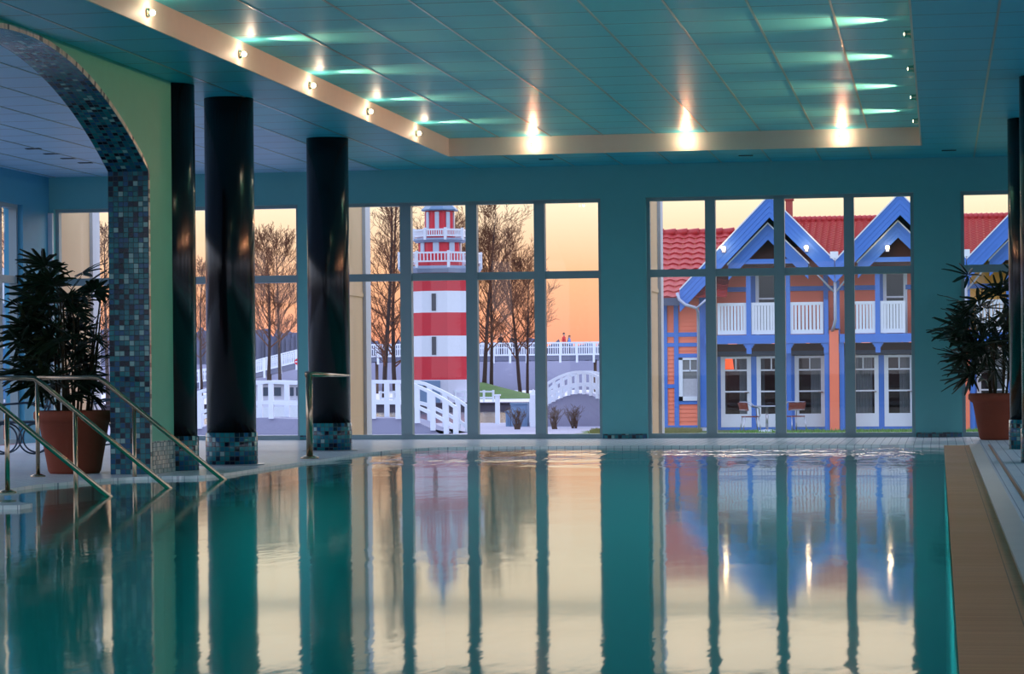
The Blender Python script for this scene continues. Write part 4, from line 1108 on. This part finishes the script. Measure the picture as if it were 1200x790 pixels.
mb.tube([aty(829,350,YPp), aty(816.5,361,YPp)], .035, 6); mb.build('wing_downpipe', GREYPIPE, h1)
# made-up glowing lamp in the room, standing in for an orange door reflection
q = aty(852, 425, YF+1.2); t = thing('door_glow', 'added orange glow behind the first glass door, standing in for a reflection', 'lamp', (q.x,YF+1.2,GZ+.06))
mb = MB(); mb.lathe(q.x,YF+1.2,[(.14,GZ+.06),(.14,GZ+.08),(.015,GZ+.1),(.015,q.z-.2)],14); mb.build('stand', DARK, t)
mb = MB(); mb.lathe(q.x,YF+1.2,[(.2,q.z-.2),(.15,q.z+.2)],20); mb.build('glow_drum', emit('orange door glow', (255,90,40), 1.6), t)
# ---- terrace table and chairs
def cafe_chair(x, y, rz, label):
    t = thing('terrace_chair', label, 'chair', (0,0,0), 'wicker and aluminium terrace chairs')
    mb = MB(); n = 12
    mb.box(-.22,.22,-.21,.21,.42,.45); mb.build('seat', WICKER, t)
    mb = MB(); vs = []
    for i in range(n+1):
        a = PI*(.05+.9*i/n); vs += [(-.05-.22*math.sin(a)+.0, .25*math.cos(a), .60), (-.09-.24*math.sin(a), .27*math.cos(a), .82)]
    mb.add(vs, [(2*i,2*i+1,2*i+3,2*i+2) for i in range(n)]+[], 0, True)
    vs2 = [(v[0]-.02, v[1]*1.05, v[2]) for v in vs]; mb.add(vs2, [(2*i+2,2*i+3,2*i+1,2*i) for i in range(n)], 0, True); mb.build('backrest', WICKER, t)
    mb = MB()
    for z, rr in ((.84,.27),(.62,.25)): mb.tube([(-.08-.22*math.sin(PI*k/10), rr*math.cos(PI*k/10), z) for k in range(11)], .013, 6)
    for s in (-1, 1): mb.tube([(-.08,.27*s,.84),(.08,.27*s,.72),(.2,.24*s,.66),(.22,.23*s,.45)], .014, 6)
    mb.build('arm_frame', ALU, t)
    for sx in (-1, 1):
        for sy in (-1, 1):
            mb = MB(); mb.tube([(.19*sx,.21*sy,.44),(.25*sx,.25*sy,0)], .014, 8); mb.build('leg', ALU, t)
    t.location = (x,y,GZ); t.rotation_euler = (0,0,rz); return t
YT = 70.9
cafe_chair(hxp(882,YT)-.08, YT, .25, 'wicker terrace chair left of the round table'); cafe_chair(hxp(927,YT)+.06, YT+.1, PI-.9, 'wicker terrace chair right of the round table, half behind the window post')
xt = hxp(898,YT); t = thing('terrace_table', 'round terrace table on a pale pedestal in front of the glass doors', 'table', (xt,YT,GZ))
mb = MB(); mb.lathe(xt,YT,[(.40,GZ+.70),(.42,GZ+.715),(.42,GZ+.73),(.40,GZ+.74)],36); mb.build('tabletop', ALU, t)
mb = MB(); mb.lathe(xt,YT,[(.035,GZ+.06),(.035,GZ+.70)],16); mb.build('pedestal', ALU, t)
mb = MB()
for k in range(4):
    a = PI/4+k*PI/2; mb.tube([(xt,YT,GZ+.07),(xt+.3*math.cos(a),YT+.3*math.sin(a),GZ+.03)], .025, 8)
mb.lathe(xt,YT,[(.27,GZ),(.27,GZ+.035),(.06,GZ+.07)],28); mb.build('foot', WHITE, t)
# ---- blue cabin outside the alcove side window
q = aty(14, 470, 47); t = thing('blue_cabin', 'light blue boarded cabin on a brick plinth outside the alcove side window', 'house', (q.x-1,47,GZ))
mb = MB(); boards(mb, q.x-2.2, q.x+.25, GZ+.9, 2.0, 47, .14); mb.box(q.x-2.2,q.x+.25,47.02,49,GZ+.9,2.0); mb.build('wall', BLUECABIN, t)
mb = MB(); mb.box(q.x-2.25,q.x+.3,46.95,49.05,GZ,GZ+.9); mb.build('plinth', BRICKRED, t)
mb = MB(); mb.prism([(q.x-2.5,46.7,1.95),(q.x+.5,46.7,1.95),(q.x-1,46.7,3.2)], (0,2.5,0)); mb.build('roof', SLATE, t)
mb = MB(); mb.box(q.x-.5,q.x-.44,46.9,47,.5,1.6); mb.box(q.x+.04,q.x+.1,46.9,47,.5,1.6); mb.box(q.x-.44,q.x+.04,46.9,47,.5,.56); mb.box(q.x-.44,q.x+.04,46.9,47,1.54,1.6); mb.box(q.x-.23,q.x-.18,46.9,47,.56,1.54); mb.build('window_frame', WHITE, t)
# ================================================================= SKY, LIGHT, CAMERA
w = bpy.data.worlds.new('dusk sky'); SC.world = w; w.use_nodes = True; nt = w.node_tree; nt.nodes.clear(); g = NT(nt)
out = nt.nodes.new('ShaderNodeOutputWorld'); bg = g.n('ShaderNodeBackground')
sp = g.n('ShaderNodeSeparateXYZ'); g.l(g.n('ShaderNodeTexCoord').outputs['Generated'], sp.inputs[0])
el = sp.outputs[2]
sun = g.ramp(g.math('MULTIPLY', el, 4.0), [(0.0,(1.0,.31,.18,1)),(.05,(1.0,.37,.21,1)),(.15,(1.0,.52,.28,1)),(.26,(1.08,.84,.58,1)),(.36,(1.25,.98,.68,1)),(.52,(1.5,1.22,.92,1)),(.75,(2.4,2.3,2.2,1)),(1.0,(1.8,1.9,2.2,1))])
anti = g.ramp(el, [(0.0,SKYB0),(.25,SKYB1),(1.0,SKYB2)])
f = g.n('ShaderNodeMapRange'); f.interpolation_type = 'SMOOTHSTEP'; f.inputs[1].default_value = .1; f.inputs[2].default_value = .8; g.l(sp.outputs[1], f.inputs[0])
c = g.mix(f.outputs[0], anti, sun)
c = g.mix(g.math('LESS_THAN', el, -.002), c, (.18,.18,.24,1))
g.l(c, bg.inputs[0]); bg.inputs[1].default_value = SKYS; g.l(bg.outputs[0], out.inputs[0])
cam = bpy.data.cameras.new('camera'); co = bpy.data.objects.new('camera', cam); COL.objects.link(co)
cam.sensor_width = 36; cam.lens = 36*F_PX/1200; cam.clip_end = 2000; cam.clip_start = .05
cam.shift_x = 0; cam.shift_y = (CYP-395)/1200
M = Matrix((( _XR.x,_UP.x,-_FW.x,0),(_XR.y,_UP.y,-_FW.y,0),(_XR.z,_UP.z,-_FW.z,EYE),(0,0,0,1)))
co.matrix_world = M; SC.camera = co
vs_ = SC.view_settings; SC.display_settings.display_device = 'sRGB'; vs_.view_transform = 'Standard'; vs_.look = 'None'; vs_.exposure = EXPO; vs_.gamma = 1; vs_.use_curve_mapping = False
SC.cycles.max_bounces = 10; SC.cycles.transparent_max_bounces = 24; SC.cycles.sample_clamp_indirect = 4.0
SC.cycles.caustics_reflective = False; SC.cycles.caustics_refractive = False
